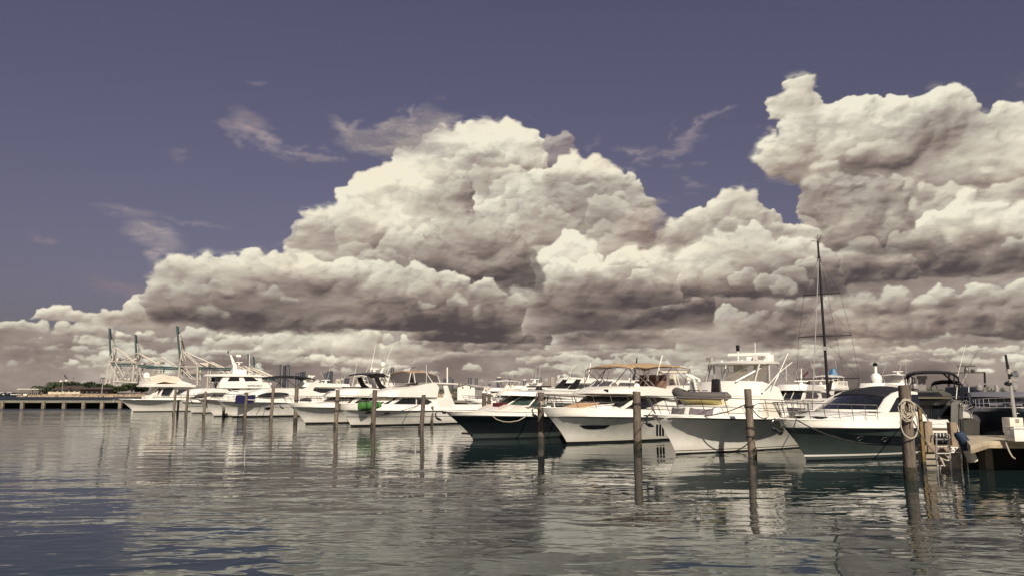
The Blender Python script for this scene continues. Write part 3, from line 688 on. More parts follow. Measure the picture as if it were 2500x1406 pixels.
BARK=mat('bark',(.12,.09,.07),.9,var=.3,vscale=2)
def leaf_tree(u,v_top,w_px,Y,label,m,group='trees on the island',vb=955,seed=0,name='shade_tree'):
    rng=random.Random(seed); base=at(u,vb,Y); base.z=1.5; k=Y/F_PX; H=at(u,v_top,Y).z-1.5; Wd=w_px*k/2*1.3
    r=empty(name,base,0,label,'tree',group)
    mb=MB(); mb.tube([(0,0,0),(.2,0,H*.3),(0,.2,H*.6)],.45,7,r2=.2)
    for i in range(6):
        a=i*1.05; mb.tube([(0.1,0,H*.3),(math.cos(a)*Wd*.35,math.sin(a)*Wd*.35,H*.55),(math.cos(a)*Wd*.7,math.sin(a)*Wd*.7,H*.72)],.18,5,r2=.05)
    mb.build('trunk',BARK,r)
    mb=MB(); clumps=[]
    for i in range(26):
        a=rng.uniform(0,6.28); q=math.sqrt(rng.random())*.8; z=H*(.45+.46*rng.random()*(1-q*.45)); clumps.append((math.cos(a)*q*Wd,math.sin(a)*q*Wd,z,rng.uniform(.25,.42)))
    for (cx,cy,cz,cr) in clumps:
        for j in range(150):
            d=Vector((rng.gauss(0,1),rng.gauss(0,1),rng.gauss(0,1))).normalized()*rng.uniform(.6,1.0)
            p=Vector((cx+d.x*cr*Wd,cy+d.y*cr*Wd,min(H,cz+d.z*cr*H*.62))); s=rng.uniform(.2,.5)
            a=rng.uniform(0,6.28); b=rng.uniform(-1.2,1.2); e=Vector((math.cos(a),math.sin(a),b*.5))*s; f=Vector((-math.sin(a)*.7,math.cos(a)*.7,rng.uniform(-1,1)))*s
            mb.add([p-e,p+f,p+e,p-f],[(0,1,2,3)])
    mb.build('crown',m,r,sharp=180)
def palm(u,v_top,Y,label,seed=0,vb=955,fr=11,L=4.2):
    rng=random.Random(seed); base=at(u,vb,Y); base.z=1.5; H=at(u,v_top,Y).z-1.5
    r=empty('palm_tree',base,0,label,'tree','palms on the island'); lean=rng.uniform(-.8,.8); T=Vector((lean,0,H*.86))
    MB().tube([(0,0,0),(lean*.3,0,H*.4),T],.26,7,r2=.17).build('trunk',BARK,r)
    mb=MB()
    for i in range(fr):
        a=6.28*i/fr+rng.uniform(-.2,.2); up=rng.uniform(-.1,.9); l=L*rng.uniform(.8,1.1); P=[]
        for j in range(7):
            t=j/6; P.append(T+Vector((math.cos(a)*l*t,math.sin(a)*l*t,l*(up*t-1.15*t*t))))
        for j in range(6):
            for sd in (-1,1):
                side=Vector((-math.sin(a),math.cos(a),-.7*sd*sd))*sd if sd>0 else Vector((math.sin(a),-math.cos(a),-.7))
                w=.85*math.sin(math.pi*(j+.8)/7.4)
                for q in (0,.5):
                    A=P[j].lerp(P[j+1],q); Bp=P[j].lerp(P[j+1],q+.3); mb.add([A,Bp,Bp+side*w+Vector((0,0,-.1)),A+side*w*.95],[(0,1,2,3)])
        mb.tube(P,.05,4)
    mb.build('crown',FOL,r,sharp=180)
Y0=455
for i,(u,vt,w,lab,m) in enumerate([(162,930,46,'dense dark tree rising behind the flag pole',FOL),(120,946,30,'low scrubby tree at the seaward end of the island roof',FOL),(213,930,42,'broad domed tree in the middle of the island treeline',FOL),(183,937,20,'small round tree just beside the thin bare mast',FOL2),(243,936,26,'rounded tree between the domed tree and the crane legs',FOL),(262,937,24,'dark tree in front of the crane foot, next to the lamp post',FOL2),(285,941,34,'sparse pale green tree below the first crane',FOL2),(321,934,36,'bright green bushy tree next to the flybridge yacht stern',FOL2),(345,942,26,'low dark tree behind the white-domed yacht',FOL),(140,940,30,'dark tree behind the palms over the brown roof',FOL2)]):
    leaf_tree(u,vt,w,Y0+(i%3)*9,lab,m,seed=i+11)
for i,(u,vt,lab) in enumerate([(91,940,'lone palm at the open end of the island'),(112,941,'short palm just inland of the lone palm'),(125,929,'tallest palm at the front of the island palm clump'),(137,929,'palm leaning in the middle of the clump'),(146,932,'third palm of the clump, beside the flag pole')]):
    palm(u,vt,Y0-6,lab,seed=i+40)
# island buildings
def island_buildings():
    rb=mat('brown_roof',(.075,.055,.045),.85,var=.2,vscale=.5); wl=mat('cream_wall',(.62,.55,.42),.8,var=.1,vscale=.4)
    for (u0,u1,vt,lab) in ((124,197,940,'low building with wide brown hipped roof at the island front'),(198,262,944,'long brown-roofed building set lower behind the rocks')):
        Y=Y0-12; a=at(u0,950,Y); b=at(u1,950,Y); w=b.x-a.x; top=at(u0,vt,Y).z; eave=at(u0,949.5,Y).z
        r=empty('island_building',((a.x+b.x)/2,Y+6,1.6),0,lab,'building','buildings on the island')
        MB().box((0,0,(eave-1.6)/2),(w*.94,11,eave-1.6)).build('wall',wl if u0<150 else BARK,r)
        e=eave-1.6; t=top-1.6
        MB().add([(-w/2,-7,e),(w/2,-7,e),(w/2,7,e),(-w/2,7,e),(-w*.3,0,t),(w*.3,0,t)],[(0,1,5,4),(2,3,4,5),(1,2,5),(3,0,4),(0,3,2,1)]).build('roof',rb,r)
        for i in range(5): MB().box((-w*.38+i*w*.19,-5.55,e*.45),(2.2,.15,e*.5)).build('window',GLASS,r)
    Y=Y0-16; a=at(118,955,Y); b=at(196,955,Y)
    mb=MB(); 
    for i in range(7): 
        x0=a.x+(b.x-a.x)*i/7; mb.box((x0+(b.x-a.x)/14,Y,2.1),((b.x-a.x)/7-.15,.5,1.5 if i%3 else 1.8))
    mb.build('cream_wall',wl,label='low cream garden wall above the rocks in front of the brown roof',cat='wall')
    # open pier shelter at the seaward end
    Y=Y0-18; a=at(46,955,Y); b=at(98,955,Y); zt=at(46,949,Y).z
    r=empty('pier_shelter',((a.x+b.x)/2,Y,0),0,'open shelter on posts with flat white roof, at the seaward end of the island','shelter')
    MB().box((0,0,zt),(b.x-a.x,4,.35)).build('roof',WHITE,r)
    mb=MB()
    for i in range(11):
        x=-(b.x-a.x)/2+.3+(b.x-a.x-.6)*i/10
        for y in (-1.6,1.6): MB().box((x,y,zt/2),(.28,.28,zt)).build('post',mat('shelter_post',(.30,.26,.21),.8),r)
    p=at(62,955.5,Y-3); mb=MB(); mb.box((p.x,p.y,1.3),(1.9,.15,1.0)); mb.tube([(p.x,p.y+.1,-.5),(p.x,p.y+.1,1.0)],.08,6)
    mb.build('notice_board',WHITE,label='small white notice board standing in front of the pier shelter',cat='notice board')
island_buildings()
def poles():
    # flag pole, lamp posts, bare mast
    Y=Y0-20
    b=at(151,953,Y); t=at(155,929,Y); r=empty('flag_pole',(b.x,Y,1.5),0,'pale flag pole with drooping flag in front of the palms','flag pole')
    MB().tube([(0,0,0),(.3,0,t.z-1.5)],.16,6,r2=.09).build('pole',ALU,r)
    f=at(160,917,Y)-Vector((b.x,Y,1.5)); MB().tube([(.3,0,t.z-1.5),(f.x-1.2,0,f.z+1.0)],.05,5).build('gaff',ALU,r)
    g=[[Vector((f.x-.9+i*.75,.25*math.sin(i*2),f.z+1.2-j*.5-i*.85)) for i in range(4)] for j in range(4)]
    MB().grid(g).build('flag',mat('flag_dark',(.08,.06,.08),.9),r)
    for (u,v) in ((149,930),(162,928.5)):
        q=at(u,v,Y)-Vector((b.x,Y,1.5)); mb=MB(); mb.lathe([(.2,-.6),(.75,-.3),(.75,.2),(.3,.6)],q,10); mb.tube([q,(.3,0,t.z-1.7)],.05,5); mb.build('lamp_globe',WHITE,r)
    for (u,vt,vb,lab,rr,dk) in ((178,920,940,'thin dark bare mast above the middle of the treeline',.2,True),(243,924,940,'thin dark mast close to the crane foot',.16,True)):
        p=at(u,vb,Y+30); q=at(u+1.5,vt,Y+30); MB().tube([(p.x,p.y,1.5),(q.x,q.y,q.z)],rr,6,r2=rr*.6).build('bare_mast',BARK,label=lab,cat='mast')
    p=at(248,960,Y-12); q=at(251,934,Y-12); s=at(252,923,Y-12)
    r=empty('lamp_post',(p.x,p.y,0),0,'tall pale lamp post standing in the rocks below the first crane','lamp post')
    MB().tube([(0,0,0),(q.x-p.x,0,q.z)],.34,7,r2=.26).build('post',CONC,r)
    MB().tube([(q.x-p.x,0,q.z),(s.x-p.x,0,s.z)],.10,6).build('upper_post',DARKM,r)
    mb=MB(); mb.box((s.x-p.x-.7,0,s.z),(1.1,.5,.4)); mb.box((s.x-p.x+.7,0,s.z+.2),(1.1,.5,.4)); mb.build('lamp_head',DARKM,r)
poles()
def breakwater():
    r=empty('breakwater',(-60,121,0),0,'long low concrete breakwater slab on square piers across the harbour mouth','breakwater')
    zt=1.28; mb=MB(); mb.box((5,1.5,zt-.16),(140,3.4,.34)); mb.build('deck_slab',mat('slab_concrete',(.21,.195,.155),.85,var=.15,vscale=.6),r)
    MB().box((5,3.0,-.1),(140,.5,2.4)).build('gap_backing',mat('near_black_backing',(.018,.017,.018),.95),r)  # near-black backing behind the piers, makes the gaps read dark
    for i,u in enumerate((0,49,101,151.5,199.5,245,289,331,372)):
        p=at(u,990,120.2); mb=MB(); mb.box((p.x+60,-.25,.35),(.52,.4,1.62),top=(.95,1)); o=mb.build('pier',mat('pier_concrete',(.20,.17,.125),.85,var=.4,vscale=1.5),r)
breakwater()
def speedboats():
    for (u,v,s,lab) in ((36,965.5,1.0,'dark low workboat with three drums moored off the far island'),(14,963,.7,'grey launch beyond the workboat at the left edge of the far water')):
        Y=(HC)*F_PX/(v-957); p=on_water(u,v) ; Y=p.y; k=min(Y,520.); p=at(u,957+HC*F_PX/k,k)
        r=empty('work_boat',(p.x,p.y,0),.1,lab,'boat')
        mb=MB(); Lh=6.2*s
        mb.add([(-Lh,-1.4,1.5),(Lh*.8,-1.4,1.3),(Lh*1.1,0,1.9),(Lh*.8,1.4,1.3),(-Lh,1.4,1.5),(-Lh*.95,-1,0),(Lh*.7,-1,0),(Lh*.9,0,0),(Lh*.7,1,0),(-Lh*.95,1,0)],[(0,1,6,5),(1,2,7,6),(2,3,8,7),(3,4,9,8),(4,0,5,9),(0,4,3,2,1)])
        mb.build('hull',NAVY,r); mb=MB()
        mb.box((-Lh*.55,0,2.5),(3*s,1.8,.25)); mb.tube([(-Lh*.75,-.8,1.4),(-Lh*.75,-.8,2.5)],.09); mb.tube([(-Lh*.35,-.8,1.4),(-Lh*.35,-.8,2.5)],.09); mb.build('canopy',WHITE,r)
        MB().box((Lh*.25,-1.45,1.15),(Lh*1.2,.1,.4)).build('side_band',WHITE,r)
speedboats()
# ------------------------------------------------------------------ port cranes
CW=mat('crane_white',(.58,.53,.45),.5,var=.08,vscale=.2); CG=mat('crane_green',(.055,.105,.105),.5,var=.15,vscale=.2)
def crane(Y,px,label,D=16.0,thick=.9):
    """gantry crane drawn on its two side frames D apart; px holds named pixel polylines on the near frame"""
    o=at(px['o'][0],957,Y); r=empty('gantry_crane',(o.x,Y,2.0),0,label,'crane','gantry cranes at the port')
    rd=Vector((o.x,Y,0)).normalized(); rl=Vector((rd.y,-rd.x,0))
    def L(u,v,dy=0): p=at(u,v,Y)+rd*dy*1.6+rl*dy*.22; return Vector((p.x-o.x,p.y-Y,p.z-2.0))
    def frame(name,segs,m,rr,both=True,dys=None):
        for seg in segs:
            for dy in (dys or ((0,D) if both else (D/2,))): MB().tube([L(u,v,dy) for u,v in seg],rr,4).build(name,m,r)
    frame('leg',px.get('legs',[]),CW,thick*1.15); frame('brace',px.get('brace',[]),CW,thick*.62); frame('sill_beam',px.get('sill',[]),CW,thick*1.0)
    frame('apex_frame',px.get('apex',[]),CW,thick*.75); frame('stay',px.get('stay',[]),DARKM,thick*.22,dys=(D*.35,D*.65))
    if px.get('boom'):
        (u0,v0),(u1,v1)=px['boom']; um,vm=u0+(u1-u0)*px.get('split',.55),v0+(v1-v0)*px.get('split',.55)
        for nm,a,b,m in (('boom',(u0,v0),(um,vm),CG if not px.get('inv') else CG),('boom_tip',(um,vm),(u1,v1),CG)):
            mb=MB()
            for dy in (D*.32,D*.68): mb.tube([L(*a,dy),L(*b,dy)],thick*1.25,4)
            n=7
            for i in range(n+1): 
                q=i/n; uu=a[0]+(b[0]-a[0])*q; vv=a[1]+(b[1]-a[1])*q; mb.tube([L(uu,vv,D*.32),L(uu,vv,D*.68)],thick*.3,4)
            mb.build(nm,m,r)
        mb=MB()
        for dy in (D*.32,D*.68): mb.tube([L(u0+5,v0,dy),L(um+3.5,vm-4,dy)],thick*.6,4)
        mb.build('boom_tie',CW,r)
    for (u0,v0,u1,v1) in px.get('girder',[]):
        mb=MB()
        for dy in (D*.3,D*.7):
            mb.tube([L(u0,v0,dy),L(u1,v1,dy)],thick*.75,4); mb.tube([L(u0,v0+4.5,dy),L(u1,v1+4.5,dy)],thick*.5,4)
            n=max(4,int((u1-u0)/7))
            for i in range(n):
                a=u0+(u1-u0)*i/n; b=u0+(u1-u0)*(i+.5)/n; c=u0+(u1-u0)*(i+1)/n; q=v0+(v1-v0)*i/n
                mb.tube([L(a,q,dy),L(b,q+4.5,dy),L(c,q,dy)],thick*.28,4)
        mb.build('girder',CG,r)
    for (u0,v0,u1,v1) in px.get('house',[]):
        a=L(u0,v0,D*.5); b=L(u1,v1,D*.5); MB().box(((a.x+b.x)/2,(a.y+b.y)/2,(a.z+b.z)/2),(abs(b.x-a.x),D*.45,abs(a.z-b.z))).build('machinery_house',CW,r,bevel=.4)
    return r
crane(950,dict(o=(300,0),legs=[[(257,940),(264,884)],[(277,940),(281,892)],[(322,934),(326,890)]],sill=[[(256,936),(262,933)],[(275,931),(335,934)]],brace=[[(266,884),(289,929)],[(325,885),(292,929)],[(264,882),(325,883)],[(281,884),(302,919)]],apex=[[(265,883),(278,848)],[(280,848),(325,883)]],stay=[[(279,846),(270,820)],[(279,848),(280,880)]],boom=[(267,872),(264,799)],girder=[(268,886,326,888)],house=[(272,872,278,880),(281,872,288,880),(301,922,317,928)]),'first gantry crane of the port with green boom raised over the island trees')
crane(990,dict(o=(360,0),legs=[[(337,938),(341,896)],[(384,938),(388,894)]],sill=[[(335,935),(372,935)]],brace=[[(340,912),(351,932)],[(382,894),(357,930)]],apex=[[(331,878),(338,861)],[(292,880),(336,861),(384,889)]],stay=[[(339,858),(331,832)]],boom=[(330,872),(327.5,815)],girder=[(334,890,388,894)],house=[(325,873,333,880),(344,884,349,889)]),'second gantry crane with shorter green boom raised, behind the first')
crane(1060,dict(o=(400,0),legs=[[(390,938),(394,896)],[(434,938),(438,897)]],brace=[[(372,914),(386,893)],[(374,912),(381,934)],[(425,896),(398,930)]],apex=[[(352,888),(393,871),(423,891)],[(388,893),(394,872)]],girder=[(388,893,440,897)],house=[(383,881,389,888),(392,882,396,887)]),'third gantry crane whose boom lies level, with low white peaked frame')
crane(900,dict(o=(460,0),legs=[[(434,940),(438,896)],[(481,940),(482,892)]],brace=[[(442,901),(470,926)],[(463,910),(452,898)],[(441,895),(482,895)]],apex=[[(438,893),(443,857)],[(446,857),(481,891)],[(450,858),(535,896)],[(441,890),(446,880),(442,866)]],stay=[[(446,857),(440,830)],[(448,857),(437,815)]],boom=[(438,890),(429,794)],split=.75,girder=[(352,893,442,897),(482,896,560,898)],house=[(487,884,508,894)],inv=True),'tallest gantry crane with slim raised boom and long white backstay reaching over the pilothouse yacht')
for i,(x,Y,dx,lab,up) in enumerate(((520,1250,0,'far gantry crane partly behind the pilothouse yacht mast',False),(575,1350,0,'far gantry crane showing between the yacht mast and the whip antenna',False),(600,1450,4,'far gantry crane with white slanted backstays over the big yacht roof',False),(620,1550,0,'small far gantry crane with slender raised boom',True),(632,1650,3,'most distant gantry crane, raised boom next to the four-slab tower',True))):
    q=1250/Y*.62; U=lambda a:x+a*q*1.25; V=lambda b:957-(957-b)*q*1.35
    d=dict(o=(x,0),legs=[[(U(-20),V(957)),(U(-17),V(905))],[(U(35),V(957)),(U(35),V(905))]],brace=[[(U(-17),V(905)),(U(8),V(940))],[(U(35),V(905)),(U(10),V(940))]],apex=[[(U(-17),V(905)),(U(-8),V(868)),(U(75),V(903))],[(U(-6),V(868)),(U(35),V(903))]],girder=[(U(-20),V(905),U(78),V(906))],house=[(U(40),V(895),U(58),V(903))])
    if up: d['boom']=[(U(-18),V(903)),(U(-26),V(818))]; d['stay']=[[(U(-8),V(868)),(U(-20),V(845))]]
    else: d['girder']=[(U(-90),V(905),U(78),V(906))]; d['apex'].append([(U(-80),V(903)),(U(-8),V(868))])
    crane(Y,d,lab,thick=1.0)
# ------------------------------------------------------------------ skyline
def skyline():
    cols={'b':(.060,.065,.09),'d':(.038,.041,.056),'g':(.20,.185,.17),'c':(.42,.37,.30),'t':(.11,.135,.14),'w':(.5,.45,.38)}
    T=[(682,686,891,'b','slim dark slab, first of the four-slab tower'),(687,691,893,'g','second slab of the four-slab tower, pale edge'),(692,697,893,'d','third slab of the four-slab tower'),(698,706,891,'b','broad end slab of the four-slab tower'),
    (720,732,911,'b','dark block tower stepped in front, above the black bimini'),(733,741,908,'d','taller dark block beside the stepped one above the black bimini'),(742,745,907,'b','very narrow tower at the edge of the dark pair'),
    (750,757,930,'g','grey low block behind the sport boat arch'),(758,765,926,'c','cream low block behind the sport boat arch'),
    (787,792,922,'b','short blue shoulder block of the twin-height tower'),(790,799,911,'b','middle slab of the twin-height blue tower'),(799,811,906,'d','tallest slab of the twin-height blue tower'),
    (819,832,928,'c','beige block under the white rooftop box'),(832,840,926,'g','grey block next to the beige one with rooftop box'),(841,852,923,'d','dark blue flat-topped tower'),(854,865,925,'g','grey-beige tower beside the dark flat-topped one'),(867,878,913,'g','tall beige striped tower'),(879,882,913,'w','thin white tower edge beside the striped tower'),
    (877,892,929,'c','wide rounded beige block below the tall striped tower'),(893,904,919,'d','dark striped tower under the black hardtop'),(896,904,928,'w','white low tower with notched top'),(905,914,921,'c','cream tower behind the black arch'),
    (953,963,895,'b','slender tall tower with pointed crown over the mesh enclosure'),(1001,1020,899,'g','wide flat tower above the tan canopy'),(1004,1016,897,'d','plant room block crowning the wide flat tower'),
    (1083,1106,924,'d','dark wide block behind the radar arch'),(1095,1102,920,'b','raised core of the dark wide block'),(1118,1131,935,'g','low dark dome roof block behind the boathouse'),(1141,1153,922,'b','blue-centred tower right of the boathouse gable'),(1159,1167,923,'b','thin curved dark tower'),(1168,1173,931,'g','short grey tower beside the thin curved one'),
    (1193,1197,936,'d','small dark block beyond the radar arch boat'),(1213,1224,922,'d','dark tower just behind the whip antenna'),(1240,1252,924,'d','dark tower with white grid face'),(1276,1286,928,'d','dark tower with white cap'),(1297,1301,925,'g','grey lift core beside the glass block'),(1297,1308,930,'c','beige block below the glass block'),(1301,1324,921,'t','wide roof block above the glass block'),(1308,1324,925,'t','teal glass block'),(1325,1332,929,'g','narrow block beside the teal glass block'),
    (1338,1345,921,'g','first of the white striped trio'),(1346,1352,921,'c','second of the white striped trio'),(1353,1361,920,'g','third of the white striped trio'),(1366,1377,916,'t','round-shouldered glass tower'),(1394,1405,918,'g','tower behind the black domes'),(1408,1416,925,'c','short tower behind the raked black mast')]
    rng=random.Random(9)
    for i,(u0,u1,vt,c,lab) in enumerate(T):
        Y=2600+(i*137)%500; a=at(u0,vt,Y); b=at(u1,vt,Y); w=b.x-a.x; H=a.z-2; cx=(a.x+b.x)/2
        r=empty('skyscraper',(cx,Y+w*.35,2),0,lab+' on the skyline','skyscraper','skyline towers')
        m=mat('tower_'+c,cols[c],.5,var=.12,vscale=.02)
        mb=MB(); dp=max(12,w*.7)
        if 'round' in lab or 'dome' in lab or 'pointed' in lab:
            mb.lathe([(w/2,0),(w/2,H*.86),(w*.42,H*.94),(w*.2,H)],(0,0,0),16,sc=(1,.8)); mb.build('body',m,r)
        else:
            mb.box((0,0,H/2),(w,dp,H)); mb.box((w*.1,0,H+.012*H),(w*.45,dp*.5,H*.035)); mb.build('body',m,r)
        # balcony bands / fins on the face
        n=max(2,int(w/7)); st='w' if c in 'gc' or 'white' in lab or 'pale' in lab else ('b' if c=='d' else 'g')
        mb=MB()
        fm=mat('fin_'+st,cols[st] if st!='w' else (.34,.30,.26),.6)
        if 'round' not in lab:
            for k in range(n+1): mb.box((-w/2+w*k/n,-dp/2-.4,H*.48),(w/n*.28,.8,H*.96))
            mb.build('fin',fm,r)
            mb=MB(); fl=int(H/7)
            for k in range(1,fl): mb.box((0,-dp/2-.15,H*k/fl),(w*.98,.6,1.3))
            mb.build('floor_band',mat('band',(.10,.10,.11),.4),r)
        if 'white cap' in lab or 'rooftop box' in lab or 'whip' in lab: MB().box((0,0,H+2.5),(w*.8,dp*.7,5)).build('roof_cap',mat('cap_white',(.6,.55,.47),.6),r)
skyline()
def far_strip():
    rng=random.Random(21); mb=MB()
    for i in range(260):
        u=640+i*7+rng.uniform(-3,3); Y=rng.uniform(900,1100); p=at(u,957,Y); h=rng.uniform(3,8.5); w=rng.uniform(4,9)
        for j in range(16):
            a=rng.uniform(0,6.28); q=rng.random(); c=Vector((p.x+math.cos(a)*w*q,Y+math.sin(a)*3,2+h*(rng.random()**.7)*(1-q*.5))); s=rng.uniform(.8,1.9)
            e=Vector((math.cos(a),.3,rng.uniform(-.6,.6)))*s; f=Vector((-.3*math.sin(a),.4,1))*s*.8; mb.add([c-e,c+f,c+e,c-f],[(0,1,2,3)])
    mb.build('far_trees',FOL,label='far dark treeline along the mainland under the skyline',cat='treeline',kind='stuff',sharp=180)
    for (u0,u1,vt,lab) in ((770,800,944,'low white waterfront shed under the twin-height tower'),(820,850,946,'low white warehouse under the beige blocks'),(905,935,945,'long low cream terminal building behind the black arch boat'),(1172,1196,946,'low white roofed building behind the radar arch boat'),(1282,1312,944,'long low white building at the foot of the glass block'),(1330,1360,947,'low pale building at the foot of the striped trio')):
        Y=850; a=at(u0,vt,Y); b=at(u1,vt,Y); r=empty('waterfront_building',((a.x+b.x)/2,Y,1.8),0,lab,'building','low waterfront buildings')
        H=a.z-1.8; w=b.x-a.x; MB().box((0,0,H/2),(w,12,H)).build('wall',CREAM,r)
        MB().add([(-w/2-.3,-6.4,H),(w/2+.3,-6.4,H),(w/2+.3,6.4,H),(-w/2-.3,6.4,H),(-w/2-.3,0,H+1.6),(w/2+.3,0,H+1.6)],[(0,1,5,4),(2,3,4,5),(1,2,5),(3,0,4),(0,3,2,1)]).build('roof',WHITE,r)
        for k in range(4): MB().box((-w*.36+k*w*.24,-6.05,H*.5),(w*.12,.15,H*.4)).build('window',GLASS,r)
far_strip()
# each pile weathered a little differently
_nt=WOODP.node_tree; _b=_nt.nodes['Principled BSDF']; _src=_b.inputs['Base Color'].links[0].from_socket
_oi=_nt.nodes.new('ShaderNodeObjectInfo'); _mr=_nt.nodes.new('ShaderNodeMapRange'); _nt.links.new(_oi.outputs['Random'],_mr.inputs[0]); _mr.inputs[3].default_value=.72; _mr.inputs[4].default_value=1.35
_hs=_nt.nodes.new('ShaderNodeHueSaturation'); _nt.links.new(_mr.outputs[0],_hs.inputs['Value']); _nt.links.new(_src,_hs.inputs['Color']); _nt.links.new(_hs.outputs[0],_b.inputs['Base Color'])
# ------------------------------------------------------------------ mooring piles
PILES={}
def pile(key,top,base,wpx,label,m=WOODP,band=None,ropes=0,cap=False,group='timber mooring piles',Y=None,name='mooring_pile',seed=0):
    """base: pixel where the pile meets the water"""
    if Y: b=at(base[0],base[1],Y); b=Vector((b.x,Y,0))
    else: b=on_water(*base)
    t=at(top[0],top[1],b.y); r=wpx*b.y/F_PX/2; rt=empty(name,b,0,label,'mooring pile',group); rng=random.Random(seed+int(top[0]))
    T=Vector((t.x-b.x,0,t.z)); rings=[]; n=14; mb=MB(); K=9
    ph=[rng.uniform(0,6.28) for _ in range(4)]
    for j in range(K+1):
        q=j/K; c=Vector((0,0,-1.2)).lerp(T,q); rr=r*(1.05-.10*q); rings.append([c+Vector((math.cos(a)*rr*(1+.05*math.sin(2*a+ph[0])+.03*math.sin(5*a+ph[1]+q*3)),math.sin(a)*rr*(1+.05*math.sin(3*a+ph[2])),.012*math.sin(a+ph[3]) if j==K else 0)) for a in [2*math.pi*k/n for k in range(n)]])
    mb.add([p for g in rings for p in g],[(i*n+k,i*n+(k+1)%n,(i+1)*n+(k+1)%n,(i+1)*n+k) for i in range(K) for k in range(n)]+[tuple(range(K*n,K*n+n))])
    mb.build('post',m,rt,sharp=60)
    w=MB(); w.lathe([(r*1.07,-.3),(r*1.07,.10),(r*1.10,.16),(r*1.08,.27),(r*1.03,.38)],(T.x*.04,0,0),14); w.build('weed_band',mat('weed',(.045,.04,.028),.95,var=.5,vscale=9,bump=1,bscale=20),rt)
    if cap: MB().lathe([(r*1.12,-.02),(r*1.12,.05),(r*.1,.22)],T,12).build('pile_cap',WHITE,rt)
    for z in (band or []):
        c=Vector((T.x*z/T.z,0,z)); mb=MB()
        for k in range(3): 
            pts=[c+Vector((math.cos(a)*r*1.12,math.sin(a)*r*1.12,.035*k+.02*math.sin(a*2+k))) for a in [2*math.pi*i/14 for i in range(15)]]; mb.tube(pts,.018,5)
        mb.build('rope_band',ROPED if not ropes else ROPE,rt)
    PILES[key]=(b,T,r); return rt
def ptop(key,f=1.0): b,T,r=PILES[key]; return b+T*f
pile(1,(2207,940),(2224,1170),29,'thick nearest pile with coiled tan rope hanging on it')
pile(2,(1825.5,949),(1838,1116),19,'pile wound with dark rope in front of the big white sportfishing boat',band=[2.0,1.15,.8])
pile(3,(1554,955),(1557,1095),19,'clean straight pile in front of the yacht with the tan bimini',band=[2.05])
pile(4,(1320.5,957),(1321,1082),15.5,'pile lashed with many turns of pale rope between the navy boat and the tan-bimini yacht',band=[2.1,2.0,1.75],ropes=1)
pile(5,(915.5,951),(909.5,1044),11,'pile standing in front of the green rolled mat')
pile(6,(1034.5,963),(1026.5,1051),11,'pile at the stern windows of the mesh-enclosed cruiser')
pile(7,(825,951),(818.5,1042),9.5,'dark-roped pile just ahead of the bow above the green-mat cruiser',band=[1.9,1.2])
pile(8,(725,943),(721,1031),9.5,'pile ahead of the pointed bow pulpit, behind the open rail',band=[1.9])
pile(9,(668,945),(660.5,1021),7.5,'pile crossing the bow of the lens-windowed sport cruiser')
pile(10,(602.5,958),(596.5,1022),7.5,'pile in front of the navy blue towel')
pile(11,(502.5,955),(497,1017),6.5,'pile at the overlapping bows of the two flared hulls')
pile(12,(460,944),(453.5,1012),6,'thin pile right of the short pair at the far-end yacht')
pile(13,(429,951),(423.5,1012),6,'pile at the stern quarter of the far-end yacht')
pile(14,(546.5,978),(546,1017),6.5,'short pile between the two dark flared bows')
pile(15,(1182,958),(1182,1036),11,'left one of two piles close together behind the navy bow',cap=True)
pile(16,(1194,960),(1195,1035),9,'right one of two piles close together behind the navy bow',cap=True)
pile(17,(1257,958),(1258,1034),10,'brown pile behind the navy boat windshield')
pile(18,(1038.5,991),(1038,1034),7,'stubby pile next to the stern quarter fender')
pile(19,(1055.5,991),(1054,1036),6.5,'stubby thin pile by the stern boarding dock')
pile(20,(802,955),(801,1012),7.5,'far pile glimpsed above the foredeck of the black-arch cruiser')
pile(21,(436,975),(433,1011),5,'short cut-off pile beside the far-end yacht')
pile(22,(383,945),(383,1000),8,'broad pile behind the cabin windows of the far-end yacht')
# ------------------------------------------------------------------ B1 grey hull
b=Boat('sport_cruiser','large grey-green hulled sport cruiser with black hardtop and wraparound windscreen, nearest of the row',(1968,1124),37,8.6,2.0,1.62,1.40,1.55,rub=.80,hull=GREYH,top=WHITE,flare=1.7,entry=.78,lean=.10,stripe=(.10,.145,WHITE),boot_h=.05,full=.66,cat='motor yacht')
B1=b
sh=b.shell([(1987,1030),(2030,1022),(2105,1012),(2158,1006),(2238,1004),(2262,1012),(2264,1030),(2238,1032),(2105,1034)],1.55,.25,follow=.32,nose=.9,crown=.14,z0=1.3); sh.build('coachroof',WHITE,n=10)
sh=b.shell([(2146,1008),(2160,985),(2184,957),(2212,951),(2236,957),(2244,975),(2246,1008)],1.46,.30,z0=1.5,nose=1.15,crown=.16); sh.build('cabin',GLASS,n=12)
A=sh
# white arch pillar, roof panel, side glass
A.pane([(2140,1005),(2160,972),(2178,958),(2200,951),(2236,956),(2238,962),(2205,962),(2186,970),(2166,1007)],'pillar',WHITE,off=.05,th=.08)
for (a_,b_,nm,mm,off,k) in (((2150,1000),(2172,970),'windscreen',GLASS,.03,.93),):
    A.front(a_,b_,k,nm,mm,off=off,mull=0)
rf=[]; 
for (u,v) in ((2172,971),(2178,963.5),(2184,957),(2198,953.5),(2212,951),(2224,953),(2236,956.5)):
    rf.append([A.pt(*b.S(u,v,A.wf),-.97+1.94*i/12,.06) for i in range(13)])
MB().grid(rf).build('soft_top',CANVB,A.obj)
MB().tube([A.pt(*b.S(2173,969.5,A.wf),-.98+1.96*i/14,.06) for i in range(15)],.025,6).build('screen_frame',BLACKP,A.obj)
MB().tube([A.pt(*b.S(2150,1003,A.wf),-.98+1.96*i/14,.05) for i in range(15)],.04,6).build('screen_sill',WHITE,A.obj)
